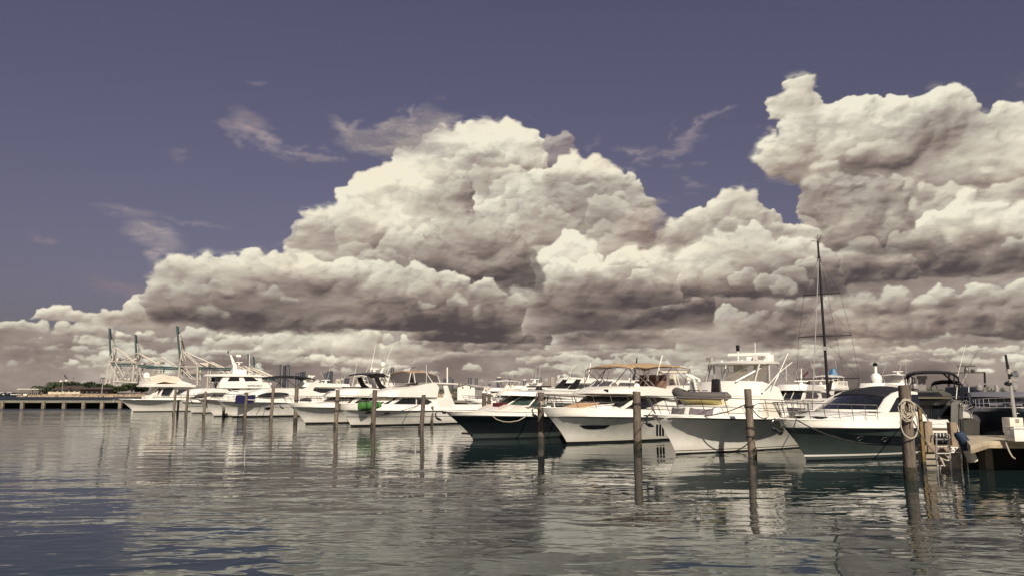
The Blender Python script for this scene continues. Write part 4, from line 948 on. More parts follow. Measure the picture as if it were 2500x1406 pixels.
for t in (-.45,.35): MB().tube([A.pt(*b.S(2152,1001,A.wf),t,.08),A.pt(*b.S(2160,988,A.wf),t+.22,.07)],.018,5).build('wiper',DARKM,A.obj)
A.pane([(2169,1003),(2180,977),(2198,967),(2236,967),(2240,1003)],'side_window',GLASS,off=.045)
b.hullwin([(2037,1058),(2260,1066),(2260,1089),(2200,1087),(2120,1079),(2045,1066)])
for u,v in ((2098,1069),(2158,1072)): b.porthole(u,v,.26,.17)
for q,yy,w,l in ((.10,0,.45,.55),(.17,-.55,.40,.5),(.17,.5,.40,.5)):
    e=b.hp(q,1); MB().box((e.x,yy,e.z+.11),(l,w,.035),ry=.03).build('deck_hatch',GLASS,b.root)
b.rail(.0,.42,.62,7,fwd=.35); b.anchor()
mb=MB(); mb.lathe([(.10,0),(.10,.10),(.15,.12),(.15,.17),(.08,.2)],(-.75,0,b.Hb+.03),10); mb.box((-1.15,0,b.Hb+.02),(.5,.18,.06)); mb.build('windlass',STEEL,b.root)
mb=MB()
for k in (0,1,2,3,4): mb.box((b.S(2128,1027,b.side)[0]+k*.07,-b.hp(.2,1,1).y-.03,1.46),(.045,.02,.075))
mb.build('registration_mark',DARKM,b.root)
# ------------------------------------------------------------------ B2 big white sportfish
b=Boat('sportfishing_boat','big white flybridge sportfishing boat with enclosed hardtop bridge and dinghy on its foredeck',(1650,1108),41,16.0,2.35,1.68,1.30,1.35,rub=.93,hull=WHITE,top=WHITE,flare=3.3,entry=.66,lean=.05,boot_h=.05,stripe=(.075,.095,BLACKP),full=.42,waist=.9,cat='sportfishing boat')
B2=b
sh=b.shell([(1752,1020),(1757,995),(1790,990),(1862,985),(1905,985),(1920,1020),(1860,1025)],1.75,.10,follow=.35,nose=.5,crown=.08,z0=1.3); sh.build('trunk_cabin',WHITE,n=8)
a_=b.S(1752.6,1015,sh.wf); c_=b.S(1756,998,sh.wf)
for (t0,t1) in ((-.86,-.10),(.10,.86)):
    MB().grid([[sh.pt(a_[0]+(c_[0]-a_[0])*j/3,a_[1]+(c_[1]-a_[1])*j/3-(.05 if j==3 and k in (1,2,3) else 0),t0+(t1-t0)*k/4,.04) for k in range(5)] for j in range(4)]).build('front_window_cover',MESHS,sh.obj)
sh=b.shell([(1846,1022),(1852,985),(1856,968),(1863,931),(1880,938),(1901,944),(1914,975),(1922,1000),(1930,1026)],1.95,.16,follow=.30,nose=.75,crown=.05,z0=1.4); sh.build('deckhouse',WHITE,n=12)
D=sh
MB().tube([D.pt(*b.S(1857,968,D.wf),-1+2*i/16,.03) for i in range(17)],.025,6).build('moulding',CREAM,D.obj)
D.pane([(1866,979),(1892,980),(1907,1015),(1862,1018)],'side_panel',CREAM,off=.02)
MB().lathe([(.05,-.03),(.05,.02)],D.pt(*b.S(1862,960,D.wf),-.98,.04),8).build('side_light',DARKM,D.obj)
for (x0,x1) in ((-.80,-.08),(.08,.80)):
    c=b.S(1752,1008,b.side); rows=[]
    for zz in (1.50,1.62,1.78): rows.append([Vector((b.S(1757,1000,b.side)[0]-.18+(zz-1.5)*.55,x0+(x1-x0)*k/4*1.0,zz-(.05 if zz>1.7 and k in (1,2,3) else 0))) for k in range(5)])
    pass
# hardtop and its frame
ht=[(1862,886),(1880,887),(1900,890),(1908,893)]
px0=b.loc(1860,886,-1.5); zt=px0.z; xf=b.loc(1860,886,-1.5).x
rows=[];n=16
def oval(x0,x1,w,z,k=24): return [Vector(((x0+x1)/2+math.cos(a)*(x1-x0)/2*(1 if abs(math.cos(a))<.0 else 1),w*math.copysign(abs(math.sin(a))**.75,math.sin(a)),z)) for a in [2*math.pi*i/k for i in range(k)]]
def slab(x0,x1,w,z,th,crown,name,m,parent,k=28):
    lo=oval(x0,x1,w,z,k); mid_=oval(x0-.03,x1+.03,w+.03,z+th*.5,k); hi=oval(x0+.12,x1-.12,w-.12,z+th,k); top=[Vector(((x0+x1)/2,0,z+th+crown))]
    vs=lo+mid_+hi+top; fs=[]
    for i in range(k): j=(i+1)%k; fs+=[(i,j,k+j,k+i),(k+i,k+j,2*k+j,2*k+i),(2*k+i,2*k+j,3*k)]
    fs.append(tuple(range(k))[::-1]); return MB().add(vs,fs).build(name,m,parent)
xh0=xf-.45; xh1=b.loc(1908,893,-1.4).x+.3
slab(xh0,xh1,1.72,zt-.02,.13,.10,'hardtop',WHITE,b.root)
zb=b.loc(1863,931,-1.75).z
mb=MB()
for s_ in (-1,1):
    for (xa,ya,xb,yb) in ((xh0+.5,1.35,xf-.35,1.30),(xh0+1.0,1.55,xf+.25,1.70),(xh0+1.1,1.5,xf-.7,.55),(xh0+2.4,1.62,xf+1.6,1.78),(xh1-.5,1.4,xf+2.4,1.72),(xh1-.9,1.5,xf+1.7,1.75)):
        mb.tube([(xa,s_*ya,zt),(xb,s_*yb,zb+.02)],.045 if xa<xh0+1.2 else .03,6)
mb.tube([(xh0+.8,-.9,zt),(xf-.1,.9,zb)],.03,6)
mb.build('hardtop_frame',ALU,b.root)
mb=MB(); 
for z_ in (0,):
    mb.grid([[Vector((xf-.55+abs(y)*.32,y,zb+.03)) for y in (-1.7,-1.1,-.4,.4,1.1,1.7)],[Vector((xh0+.35+abs(y)*.30,y*.9,zt-.02)) for y in (-1.7,-1.1,-.4,.4,1.1,1.7)]])
mb.build('bridge_enclosure',VINYL,b.root)
mb=MB(); mb.box((xf+.7,0,zb+.25),(.6,1.4,.5)); mb.box((xf+1.6,-.5,zb+.45),(.5,.5,.9)); mb.box((xf+1.6,.6,zb+.45),(.5,.5,.9)); mb.build('helm_seat',CREAM,b.root,bevel=.05)
ztop=zt+.2; c=b.loc(1812,866,0)
mb=MB(); mb.box((xh0+1.9,0,c.z+.05),(.16,2.0,.13),rz=.35); mb.lathe([(.24,-.42),(.22,-.12),(.10,-.05)],(xh0+1.9,0,c.z),10); mb.build('radar',WHITE,b.root)
mb=MB(); mb.box((xh0+1.9,-.75,zt+.30),(.55,.85,.36)); mb.build('equipment_box',WHITE,b.root,bevel=.08)
mb=MB(); mb.tube([(xh0+1.0,.05,zt+.1),(xh0+1.0,.05,zt+.68)],.035,6); mb.build('light_mast',WHITE,b.root); MB().box((xh0+1.0,.05,zt+.78),(.12,.12,.28)).build('mast_light',BLACKP,b.root)
for yy in (1.35,-1.15): 
    mb=MB(); mb.box((xh0+.55+(.5 if yy<0 else 0),yy,zt+.27),(.2,.28,.18)); mb.tube([(xh0+.55,yy,zt+.1),(xh0+.55,yy,zt+.2)],.03); mb.build('spot_light',ALU,b.root)
for yy in (-.2,.9,-1.4): MB().dome((xh0+.9,yy,zt+.13),.07,.1,8,3).build('horn',WHITE,b.root)
b.line([(1844,866),(1843,836)],-1.0,.02,'whip_antenna',WHITE); 
b.line([(1616,868),(1604,915)],1.3,.016,'whip_antenna',WHITE)
b.line([(1874,942),(1903,908),(1924,862)],[-1.95,-2.15,-2.3],.022,'outrigger',WHITE)
b.line([(1887,944),(1903,908),(1934,884)],[-1.95,-2.15,-2.3],.02,'outrigger',WHITE)
b.rail(.0,.62,.78,9,fwd=.55,r=.02); b.anchor(-.15)
b.porthole(1907,1054,.3,.1,'exhaust')
# the dinghy rides on the foredeck: its own thing
def dinghy(B):
    y=-.15; a=B.loc(1645,975,1.3); c=B.loc(1772,978,-1.0); mid_=(a+c)/2
    aw=B.M@a+B.O; cw=B.M@c+B.O; dirw=(cw-aw); L=dirw.length; ang=math.atan2(dirw.y,dirw.x)
    z0=B.hp(.15,1).z+.22
    ctr=(aw+cw)/2; r=empty('inflatable_dinghy',(ctr.x,ctr.y,z0),ang,'grey inflatable dinghy with cream and yellow hull sitting on the sportfishing boat foredeck','dinghy')
    h=L/2-.1; W=.62; zt=.62
    loop=[(h,W*.72,zt),(h*.4,W,zt),(-h*.35,W,zt+.02),(-h*.72,W*.72,zt+.08),(-h*.96,0,zt+.20),(-h*.72,-W*.72,zt+.08),(-h*.35,-W,zt+.02),(h*.4,-W,zt),(h,-W*.72,zt)]
    mbt=MB().tube(spline(loop,4),.20,10)
    for s_ in (1,-1): mbt.tube([(h,s_*W*.72,zt),(h*1.10,s_*W*.69,zt-.01),(h*1.2,s_*W*.66,zt-.02)],.20,10,r2=.05)
    mbt.build('tube',mat('hypalon_grey',(.10,.09,.085),.6,var=.1,vscale=3),r)
    mb=MB(); mb.tube([Vector(p)+Vector((0,-.0,-.17)) for p in spline([(x,y_*1.12,z) for x,y_,z in loop],4)],.045,6); mb.build('rubbing_strake',mat('strake_yellow',(.45,.36,.12),.5),r)
    secs=[]
    for x,w,zb_ in ((h*.95,.50,.10),(h*.4,.56,.06),(-h*.3,.52,.10),(-h*.7,.34,.26),(-h*.9,.06,.52)):
        secs.append([Vector((x,-w,zt-.12)),Vector((x,-w*.7,zb_+.15)),Vector((x,0,zb_)),Vector((x,w*.7,zb_+.15)),Vector((x,w,zt-.12))])
    mb=MB(); mb.grid(secs); mb.add(secs[0],[(0,1,2,3,4)]); mb.build('hull',mat('dinghy_hull',(.62,.54,.24),.4,col2=(.66,.62,.52),vscale=.9,thr=(.45,.55)),r)
    MB().box((0,0,zt-.14),(h*1.7,.95,.05)).build('floor',OFFW,r)
    mb=MB(); mb.box((-h*.12,0,zt+.28),(.52,.5,.72),top=(.8,.9)); mb.build('console',ALU,r,bevel=.05)
    mb=MB(); mb.tube([(h*.02,-.3,zt),(-.1,-.34,zt+.75),(-.45,-.25,zt+.95),(-.5,.25,zt+.95),(-.1,.34,zt+.75),(h*.02,.3,zt)],.06,8); mb.build('roll_bar',WHITE,r)
    mb=MB(); mb.box((h*.72,0,zt+.45),(.42,.36,.62),top=(.8,.85)); o=mb.build('outboard',BLACKP,r,bevel=.08); 
    mb=MB(); mb.box((h*.78,0,zt-.1),(.16,.12,.7)); mb.build('outboard_leg',DARKM,o)
    for y_ in (.5,-.5): MB().tube([(h*.2,y_,zt+.24),(-h*.3,y_,zt+.27)],.025).build('grab_line',ROPED,r)
    cr=MB(); cr.box((h*.35,0,.02-.0),(.12,1.0,.42)); cr.box((-h*.35,0,.04),(.12,.9,.42)); cr.build('cradle',ALU,r)
dinghy(B2)
# ------------------------------------------------------------------ B3 white yacht with tan bimini
b=Boat('flybridge_yacht','white flybridge yacht with long tan bimini and tan sunpad cover on its foredeck',(1385,1083),43,15.0,2.15,1.86,1.5,1.9,rub=.76,hull=WHITE,top=WHITE,flare=1.9,entry=.62,lean=.16,boot_h=.10,full=.46,cat='motor yacht')
B3=b
sh=b.shell([(1396,1009),(1430,1000),(1462,993),(1500,984),(1535,980),(1600,980),(1625,985),(1625,1006),(1550,1003),(1460,1008)],1.75,.3,follow=.40,nose=.8,crown=.12,z0=1.5); sh.build('coachroof',WHITE,n=10)
K3=sh
sh=b.shell([(1522,990),(1535,974),(1551,958),(1640,958),(1690,960),(1690,1005),(1600,1005)],1.85,.25,follow=.35,nose=1.7,crown=.06,z0=1.9); sh.build('saloon',GLASS,n=12)
sh.pane([(1512,996),(1527,986),(1555,966),(1562,960),(1566,964),(1550,980),(1522,998)],'pillar',WHITE,off=.05,th=.08)
sh.pane([(1577,996),(1600,986),(1622,974),(1650,974),(1650,1000)],'side_panel',WHITE,off=.05,th=.08)
S3=sh
sh=b.shell([(1538,960),(1548,952),(1561,944),(1590,942),(1615,946),(1640,950),(1655,953),(1690,955),(1690,975),(1642,974),(1600,966),(1562,965)],1.95,.10,z0=2.3,nose=1.75,crown=.03); sh.build('flybridge',WHITE,n=12)
F3=sh
MB().box(F3.pt(*b.S(1546,956,F3.wf),-.55,.06),(.06,.26,.2)).build('vent',DARKM,F3.obj)
lo=b.S(1561,943,F3.wf); hi=b.S(1569,931,F3.wf); F3.front((lo[0]+.15,lo[1]),(hi[0]+.2,hi[1]),.86,'fly_windscreen',VINYL,px=False,off=.0)
# sunpad under its tan cover on the coachroof front
rows=[]
for j in range(6):
    u=1428+j*13; x,z=b.S(u,1000-j*2.9,K3.wf); rows.append([K3.pt(x,z,-.62+1.24*k/8,.09) for k in range(9)])
mb=MB(); mb.grid(rows); mb.grid([[p-Vector((0,0,.12)) for p in r_] for r_ in rows])
for e in (0,-1): mb.grid([rows[e],[p-Vector((0,0,.12)) for p in rows[e]]])
mb.grid([[r_[0] for r_ in rows],[r_[0]-Vector((0,0,.12)) for r_ in rows]]); mb.build('sunpad_cover',mat('sunpad_tan',(.52,.34,.20),.85,var=.10,vscale=3,bump=.5,bscale=5),b.root)
b.hullwin([(1413,1037),(1490,1037),(1477,1045),(1448,1047),(1427,1046)])
for u in (1602,1609.5,1616.5): b.hullwin([(u,1035),(u+4.6,1034.5),(u+4.6,1063),(u,1063)],'port_light')
zf=b.loc(1520,931,-1.5).z
def bimini(B,pts,y,legs,m,fm=STEEL,thick=.05,crown=.18,name='bimini',rr=.022,drop=.12):
    o=canopy(B,pts,y,y,name,m,thick,crown)
    mb=MB()
    for (a,c) in legs:
        p=B.loc(*a,-y); q=B.loc(*c,-y)
        for s_ in (-1,1): mb.tube([(p.x,s_*y,p.z),(q.x,s_*y,q.z)],rr,6)
        if abs(a[1]-c[1])>20:
            mb.tube([(p.x,-y,p.z),(p.x,-y*.5,p.z+crown*.7),(p.x,y*.5,p.z+crown*.7),(p.x,y,p.z)],rr,6)
    mb.build('bimini_frame',fm,B.root); return o
bimini(b,[(1541,899),(1555,893),(1577,896),(1610,892),(1642,893),(1665,895),(1684,900)],1.6,[((1588,899),(1568,955)),((1588,899),(1560,938)),((1560,895),(1600,945)),((1642,894),(1603,945)),((1643,894),(1680,935)),((1684,900),(1692,933)),((1684,900),(1668,945)),((1543,899),(1590,946)),((1541,899),(1537,952)),((1555,894),(1540,930))],CANVT)
mb=MB(); c=b.loc(1642,907,0); mb.box((c.x,0,c.z),(.16,1.7,.10),rz=.5); mb.build('radar',CREAM,b.root); mb=MB(); q=b.loc(1642,945,0); mb.box((c.x,0,(c.z+q.z)/2-.1),(.36,.34,c.z-q.z),top=(.5,.8)); mb.tube([(c.x+.3,.3,q.z),(c.x+.1,.2,c.z-.1)],.04); mb.tube([(c.x+.3,-.3,q.z),(c.x+.1,-.2,c.z-.1)],.04); mb.build('radar_mast',CREAM,b.root)
b.dome(1612,921,8.5,.9,CREAM); b.dome(1680,920,8.5,-.9,WHITE)
mb=MB(); q=b.loc(1600,935,-.4)
for dy in (-.6,.1,.8): mb.box((q.x+.2,dy,q.z-.1),(.5,.5,.5)); mb.box((q.x+.45,dy,q.z+.2),(.14,.5,.6))
mb.build('fly_seat',mat('seat_brown',(.20,.12,.085),.7),b.root,bevel=.06)
for (u,v,yy) in ((1555,942,-1.6),(1500,940,.6)):
    p=b.loc(u,v,yy); MB().lathe([(.05,-.2),(.14,-.12),(.17,0),(.14,.08)],p,10,axis='X').build('search_light',WHITE,b.root)
sp=b.shell([(1640,974),(1650,952),(1665,940),(1690,940),(1700,955),(1700,975)],1.6,.1,z0=2.3,crown=.02); sp.build('aft_coaming',WHITE)
b.rail(.0,.60,.68,9,fwd=.5,r=.019); b.anchor()
b.line([(1608,909),(1618,866)],1.2,.016,'whip_antenna',WHITE)
b.line([(1480,940),(1487,901)],1.75,.018,'whip_antenna',WHITE)
# ------------------------------------------------------------------ B4 navy express boat
b=Boat('express_cruiser','navy blue hulled express boat with white hardtop and green-tinted windshield',(1155,1073),42,13.5,2.0,1.60,1.25,2.0,rub=.86,hull=NAVY,top=WHITE,flare=1.5,entry=.6,lean=.06,boot_h=.05,stripe=(.06,.22,GREYH),full=.47,cat='motor yacht')
B4=b
sh=b.shell([(1222,1004),(1245,997),(1262,990),(1300,989),(1345,990),(1345,1006)],1.45,.2,follow=.30,nose=.5,crown=.08,z0=1.25); sh.build('coachroof',WHITE,n=8)
sh=b.shell([(1292,991),(1301,978),(1310,967),(1340,967),(1335,991)],1.5,.18,follow=.25,nose=1.1,crown=.03,z0=1.4); sh.build('windshield',GLASSG,n=10)
G4=sh
mb=MB(); 
lo=b.S(1292,991,G4.wf); hi=b.S(1311,967,G4.wf)
for t in (-1,-.35,.35,1): mb.tube([G4.pt(*lo,t,.03),G4.pt(*hi,t,.03)],.045,6)
mb.tube([G4.pt(*lo,-1+2*i/12,.03) for i in range(13)],.04,6); mb.build('windshield_frame',WHITE,G4.obj)
sh=b.shell([(1306,966),(1310,957.5),(1360,955),(1430,956),(1440,963),(1412,975),(1390,973),(1340,966)],1.6,0.0,z0=1.4,nose=1.2,crown=.10,); sh.build('hardtop',WHITE,n=10)
H4=sh
mb=MB()
for s_ in (-1,1):
    for (x_,dx) in ((hi[0]+.6,.1),(hi[0]+1.5,-.25),(hi[0]+3.0,.3)): mb.tube([(x_,s_*1.35,1.25),(x_+dx,s_*1.4,b.S(1340,962,H4.wf)[1])],.04,6)
mb.build('hardtop_leg',WHITE,b.root)
MB().box((hi[0]+2.0,0,1.35),(2.2,2.4,.9)).build('helm_console',INTER,b.root,bevel=.1)
mb=MB()
for k in (-1,0,1):
    e=b.S(1262,999,b.side); mb.box((lo[0]-1.45+.0,k*.72,b.hp(.2,1).z+.20),(.62,.60,.16),ry=-.35); mb.box((lo[0]-1.2,k*.72,b.hp(.2,1).z+.34),(.30,.36,.10),ry=-.35)
mb.build('seat_cushion',mat('cushion_cream',(.60,.52,.44),.8,var=.08,vscale=3),b.root,bevel=.04)
p=b.loc(1222,996,-.2); o_=MB().box((0,0,0),(.75,.5,.42),top=(1.03,1.03)).build('cooler_box',mat('cooler_maroon',(.075,.010,.016),.45),bevel=.03,label='maroon cooler box on the navy boat foredeck next to the cushions',cat='cooler'); wp=b.M@p+b.O; o_.location=(wp.x,wp.y,b.hp(.12,1).z+.27); o_.rotation_euler=(0,0,b.th)
p=b.loc(1316,943,0); mb=MB(); mb.box(p,(.20,1.5,.09),rz=.7); mb.build('radar',BLACKP,b.root); MB().lathe([(.05,-.42),(.16,-.35),(.22,-.2),(.18,-.06),(.06,-.02)],p,12).build('radar_dome',BLACKP,b.root); MB().tube([p-Vector((0,0,.3)),p-Vector((0,0,.7))],.06).build('radar_post',DARKM,b.root)
b.anchor(.05)
b.line([(1202,1014),(1211,1022),(1228,1028),(1246,1029),(1265,1026),(1280,1018),(1288,1010)],-2.0,.025,'dock_line',ROPE)
for (u,v) in ((1142,1052),): 
    e=b.S(1140,1056,b.side); MB().tube([(e[0]-.35,0,e[1]),(e[0]+.3,-.1,e[1]-.04)],.06,6).build('bobstay_fitting',DARKM,b.root)
# ------------------------------------------------------------------ B5 white cruiser with mesh enclosure
b=Boat('motor_cruiser','white aft-arch cruiser with mesh flybridge enclosure, tan canopy top and a green mat on deck',(857,1040),42.8,13.2,2.05,1.78,1.5,1.4,rub=.70,hull=WHITE,top=WHITE,flare=1.9,entry=.64,lean=.14,boot_h=.12,stripe=(.40,.43,DARKM),full=.46)
B5=b
sh=b.shell([(905,1001),(925,995),(958,986),(985,982),(1060,981),(1060,1001)],1.7,.2,follow=.35,nose=.5,crown=.10); sh.build('coachroof',WHITE)
sh=b.shell([(952,987),(966,977),(980,967),(1064,968),(1070,988)],1.72,.16,follow=.3,nose=1.2,crown=.04); sh.build('cabin',WHITE)
C5=sh; C5.front((955,986),(979,969),.9,mull=2)
C5.pane([(961,985),(984,971),(1015,971),(1015,985)],smooth=0); C5.pane([(1018,971),(1044,974),(1055,980),(1044,986),(1031,988),(1018,986)])
sh=b.shell([(966,968),(975,958),(990,949),(1020,941),(1064,933),(1072,945),(1068,969)],1.8,.08,nose=1.2,crown=.03,z0=2.5); sh.build('flybridge',WHITE); F5=sh
sh=b.shell([(1068,1000),(1068,969),(1085,969),(1094,972),(1111,1001)],1.85,.05,z0=1.5,nose=0,crown=.0); sh.build('aft_cabin',WHITE)
zc=b.loc(1000,933,-1.5).z
canopy(b,[(1003,909),(1020,908),(1045,909),(1068,916)],1.5,1.5,'canopy_top',CANVT,.05,.15)
for s_,nm in ((-1,'mesh_screen'),(1,'mesh_screen')):
    P=[b.loc(u,v,-1.5) for u,v in ((1003,910),(1020,909),(1045,910),(1068,917),(1073,932),(1011,933))]
    MB().prism([Vector((p.x,s_*1.5,p.z)) for p in P],(0,.02,0)).build(nm,mat('mesh_dark',(.10,.085,.085),.7,alpha=.8),b.root)
P=[b.loc(u,v,-1.45) for u,v in ((997,933),(1004,909))]
MB().grid([[Vector((P[0].x-.5*(1-(k/5-1)**2)-0,-1.5+3.0*k/10,P[0].z)) for k in range(11)],[Vector((P[1].x-.35*(1-(k/5-1)**2),-1.45+2.9*k/10,P[1].z)) for k in range(11)]]).build('front_mesh_screen',mat('mesh_dark',(.10,.085,.085),.7,alpha=.8),b.root)
mb=MB()
for (a,c) in (((1003,909),(998,934)),((1010,909),(1014,934)),((1068,916),(1074,932)),((1040,908),(1056,933))):
    p=b.loc(*a,-1.52); q=b.loc(*c,-1.52)
    for s_ in (-1,1): mb.tube([(p.x,s_*1.52,p.z),(q.x,s_*1.52,q.z)],.035,6)
mb.build('canopy_frame',WHITE,b.root)
for s_ in (-1,1):
    P=[b.loc(u,v,-1.65) for u,v in ((1081,936),(1092,936),(1097,952),(1103,968),(1112,990),(1112,1001),(1064,1001),(1075,990),(1084,972),(1087,955))]
    MB().prism([Vector((p.x,s_*1.65,p.z)) for p in P],(0,-s_*.16,0)).build('radar_arch_leg',WHITE,b.root,bevel=.03)
p0=b.loc(1068,933,-1.65); p1=b.loc(1118,935,-1.65)
MB().add([(p0.x,-1.8,p0.z),(p1.x,-1.7,p1.z),(p1.x,1.7,p1.z),(p0.x,1.8,p0.z),(p0.x,-1.8,p0.z-.12),(p1.x,-1.7,p1.z-.10),(p1.x,1.7,p1.z-.10),(p0.x,1.8,p0.z-.12)],[(0,1,2,3),(7,6,5,4),(0,4,5,1),(1,5,6,2),(2,6,7,3),(3,7,4,0)]).build('arch_top',WHITE,b.root)
b.line([(1041,945),(1041,889)],-1.6,.018,'whip_antenna',WHITE); b.line([(1092,934),(1092,896)],0,.06,'stub_mast',WHITE)
b.rail(.02,.7,.6,12,fwd=.2,mid=True)
for u,v in ((945,1008),(898,1006),(1085,1006)): b.porthole(u,v,.5,.16)
def roll():
    a=b.loc(877,990,-1.15); c=b.loc(927,990,-1.15); aw=b.M@a+b.O; cw=b.M@c+b.O; d=cw-aw
    r=empty('rolled_mat',((aw+cw)/2)-Vector((0,0,.0)),math.atan2(d.y,d.x),'bright green rolled mat lashed to the cruiser side deck rail','rolled mat'); L=d.length; R_=.34
    g=mat('mat_green',(.065,.19,.045),.6,var=.18,vscale=2,bump=.5,bscale=6); mb=MB(); n=16
    mb.lathe([(R_*.7,-L/2),(R_*.97,-L/2+.04),(R_,-L*.2),(R_*.95,0),(R_,L*.25),(R_*.95,L/2-.03),(R_*.65,L/2)],(0,0,0),n,axis='X'); mb.build('roll',g,r)
    for x in (-L*.24,.30*L):
        MB().lathe([(R_*1.02,x-.04),(R_*1.02,x+.04)],(0,0,0),n,axis='X').build('strap',BLACKP,r)
roll()
# ------------------------------------------------------------------ B6 white cruiser black arch
b=Boat('sport_cruiser','white sport cruiser with black radar arch and white dome, half hidden by the green-mat cruiser',(746,1034),42.8,13.5,2.0,1.75,1.45,1.75,rub=.80,flare=2.4,entry=.6,lean=.12,boot_h=.12,full=.46)
B6=b
sh=b.shell([(740,997),(760,990),(800,984),(850,978),(900,975),(960,975),(960,1000),(820,1002)],1.7,.3,follow=.35,nose=.6,crown=.12); sh.build('coachroof',WHITE)
sh=b.shell([(858,982),(866,972),(876,966),(960,966),(960,986)],1.6,.2,follow=.3,nose=1.9,crown=.04); sh.build('windscreen_band',GLASS); 
sh.pane([(852,984),(862,976),(880,967),(884,970),(868,980),(858,988)],'pillar',WHITE,off=.05)
sh=b.shell([(864,968),(875,956),(888,949),(905,947),(950,951),(962,956),(962,972),(905,969)],1.75,.25,z0=2.4,nose=1.9,crown=.08); sh.build('hardtop',WHITE); F6=sh
P=[F6.B.loc(u,v,-1.4) for u,v in ((876,943),(950,948),(957,955),(885,949))]
for s_ in (-1,1): MB().prism([Vector((p.x,s_*1.35,p.z)) for p in P],(0,-s_*.05,0)).build('spray_dodger',CANVB,b.root)
MB().grid([[Vector((P[3].x-.8*(1-(k/4-1)**2),-1.35+2.7*k/8,P[3].z)) for k in range(9)],[Vector((P[0].x-.7*(1-(k/4-1)**2),-1.35+2.7*k/8,P[0].z)) for k in range(9)]]).build('front_dodger',MESHS,b.root)
for s_ in (-1,1):
    for nm,pp,mm in (('arch_leg',((914,920),(923,918),(932,936),(950,950),(930,950),(922,940)),BLACKP),('arch_rear',((940,914),(950,920),(959,935),(964,955),(955,955),(950,938),(943,924)),WHITE)):
        Q=[b.loc(u,v,-1.45) for u,v in pp]; MB().prism([Vector((p.x,s_*1.45,p.z)) for p in Q],(0,-s_*.12,0)).build(nm,mm,b.root)
canopy(b,[(895,914),(915,911),(935,911),(950,920)],1.5,1.5,'arch_top',BLACKP,.10,.12)
b.dome(935,889,6.5,.2); b.radar(914,900,20,-.2,hpx=7)
b.line([(944,915),(954,883)],.5,.018,'whip_antenna',WHITE); b.line([(935,900),(928,912)],.2,.10,'dome_post',WHITE)
b.rail(.0,.6,.6,9,fwd=.5); b.anchor(-.1)
# ------------------------------------------------------------------ B7, B8 flared pair
b=Boat('sport_cruiser','white sport cruiser with lens-shaped dark side window and long black bimini top',(568,1018),42.8,14.5,2.1,1.85,1.5,1.9,rub=.90,flare=2.8,entry=.62,lean=.05,boot_h=.16,stripe=(.60,.62,DARKM),full=.46)
B7=b
sh=b.shell([(588,984),(610,975),(640,968),(700,962),(740,960),(790,965),(792,990),(650,990)],1.75,.25,follow=.35,nose=.6,crown=.12); sh.build('coachroof',WHITE)
sh=b.shell([(625,968),(650,955),(672,948),(720,947),(755,950),(782,958),(788,970)],1.75,.2,follow=.3,nose=1.2,crown=.08,z0=2.2); sh.build('cabin',WHITE)
sh.pane([(628,966),(650,958),(687,957),(706,961),(690,966),(655,969)],smooth=3)
sh.pane([(733,973),(757,972),(760,980),(755,984),(735,984)],'aft_window',smooth=2)
for s_ in (-1,1):
    Q=[b.loc(u,v,-1.6) for u,v in ((776,926),(781,929),(770,941),(764,952),(770,962),(728,962),(735,950),(755,942),(768,931))]; MB().prism([Vector((p.x,s_*1.6,p.z)) for p in Q],(0,-s_*.14,0)).build('radar_arch_leg',WHITE,b.root)
canopy(b,[(668,921),(700,918),(740,919),(767,924)],1.5,1.5,'bimini',CANVB,.14,.12)
mb=MB()
for (a,c) in (((675,921),(700,950)),((720,919),(700,950)),((765,924),(770,930)),((690,919),(730,948))):
    p=b.loc(*a,-1.5); q=b.loc(*c,-1.5)
    for s_ in (-1,1): mb.tube([(p.x,s_*1.5,p.z),(q.x,s_*1.5,q.z)],.03,6)
mb.build('bimini_frame',DARKM,b.root)
b.radar(762,917,14,0,hpx=5); b.dome(755,918,3.2,.6); b.porthole(654,996,.55,.3)
b.rail(.02,.6,.6,9,fwd=.3); b.line([(625,1012),(645,980)],-2.0,.03,'dock_line',ROPED)
b=Boat('motor_cruiser','white cruiser with steep dark-shadowed flared bow, between the short pile and the far-end yachts',(523,1016),42.8,13.0,2.0,1.95,1.55,2.0,rub=.95,flare=3.2,entry=.62,lean=.05,boot_h=.1,full=.46)
B8=b
sh=b.shell([(545,981),(560,972),(585,968),(640,966),(640,985)],1.6,.2,follow=.4,nose=.5,crown=.10); sh.build('coachroof',WHITE)
sh=b.shell([(572,972),(583,960),(592,953),(640,951),(645,972)],1.5,.2,follow=.35,nose=1.0,crown=.06,z0=2.2); sh.build('cabin',WHITE); sh.front((576,970),(590,955),.85,mull=2); sh.pane([(590,966),(598,957),(635,956),(638,966)])
b.rail(.0,.6,.62,8,fwd=.4); b.anchor()
p=b.loc(600,974,-1.7); wp=b.M@p+b.O
g=[[Vector((-1.05+2.1*i/10,.04*math.sin(i*1.3)+.03*j,.42-.84*j/6+.03*math.sin(i*.9))) for i in range(11)] for j in range(7)]
tw=MB(); tw.grid(g); tw.grid([[q+Vector((0,.02,0)) for q in r_] for r_ in g]); o_=tw.build('blue_towel',mat('towel_blue',(.020,.018,.085),.9,var=.1,vscale=1),label='navy blue towel with pale stripe draped over a cruiser bow rail',cat='towel'); o_.location=B7.M@B7.loc(600,974,-1.75)+B7.O; o_.rotation_euler=(0,0,B7.th)
mb=MB(); mb.grid([[Vector((.1+.95*i/5,-.02,.02-.05*i/5)) for i in range(6)],[Vector((.1+.95*i/5,-.015,-.05-.05*i/5)) for i in range(6)]]); mb.build('stripe',WHITE,o_)
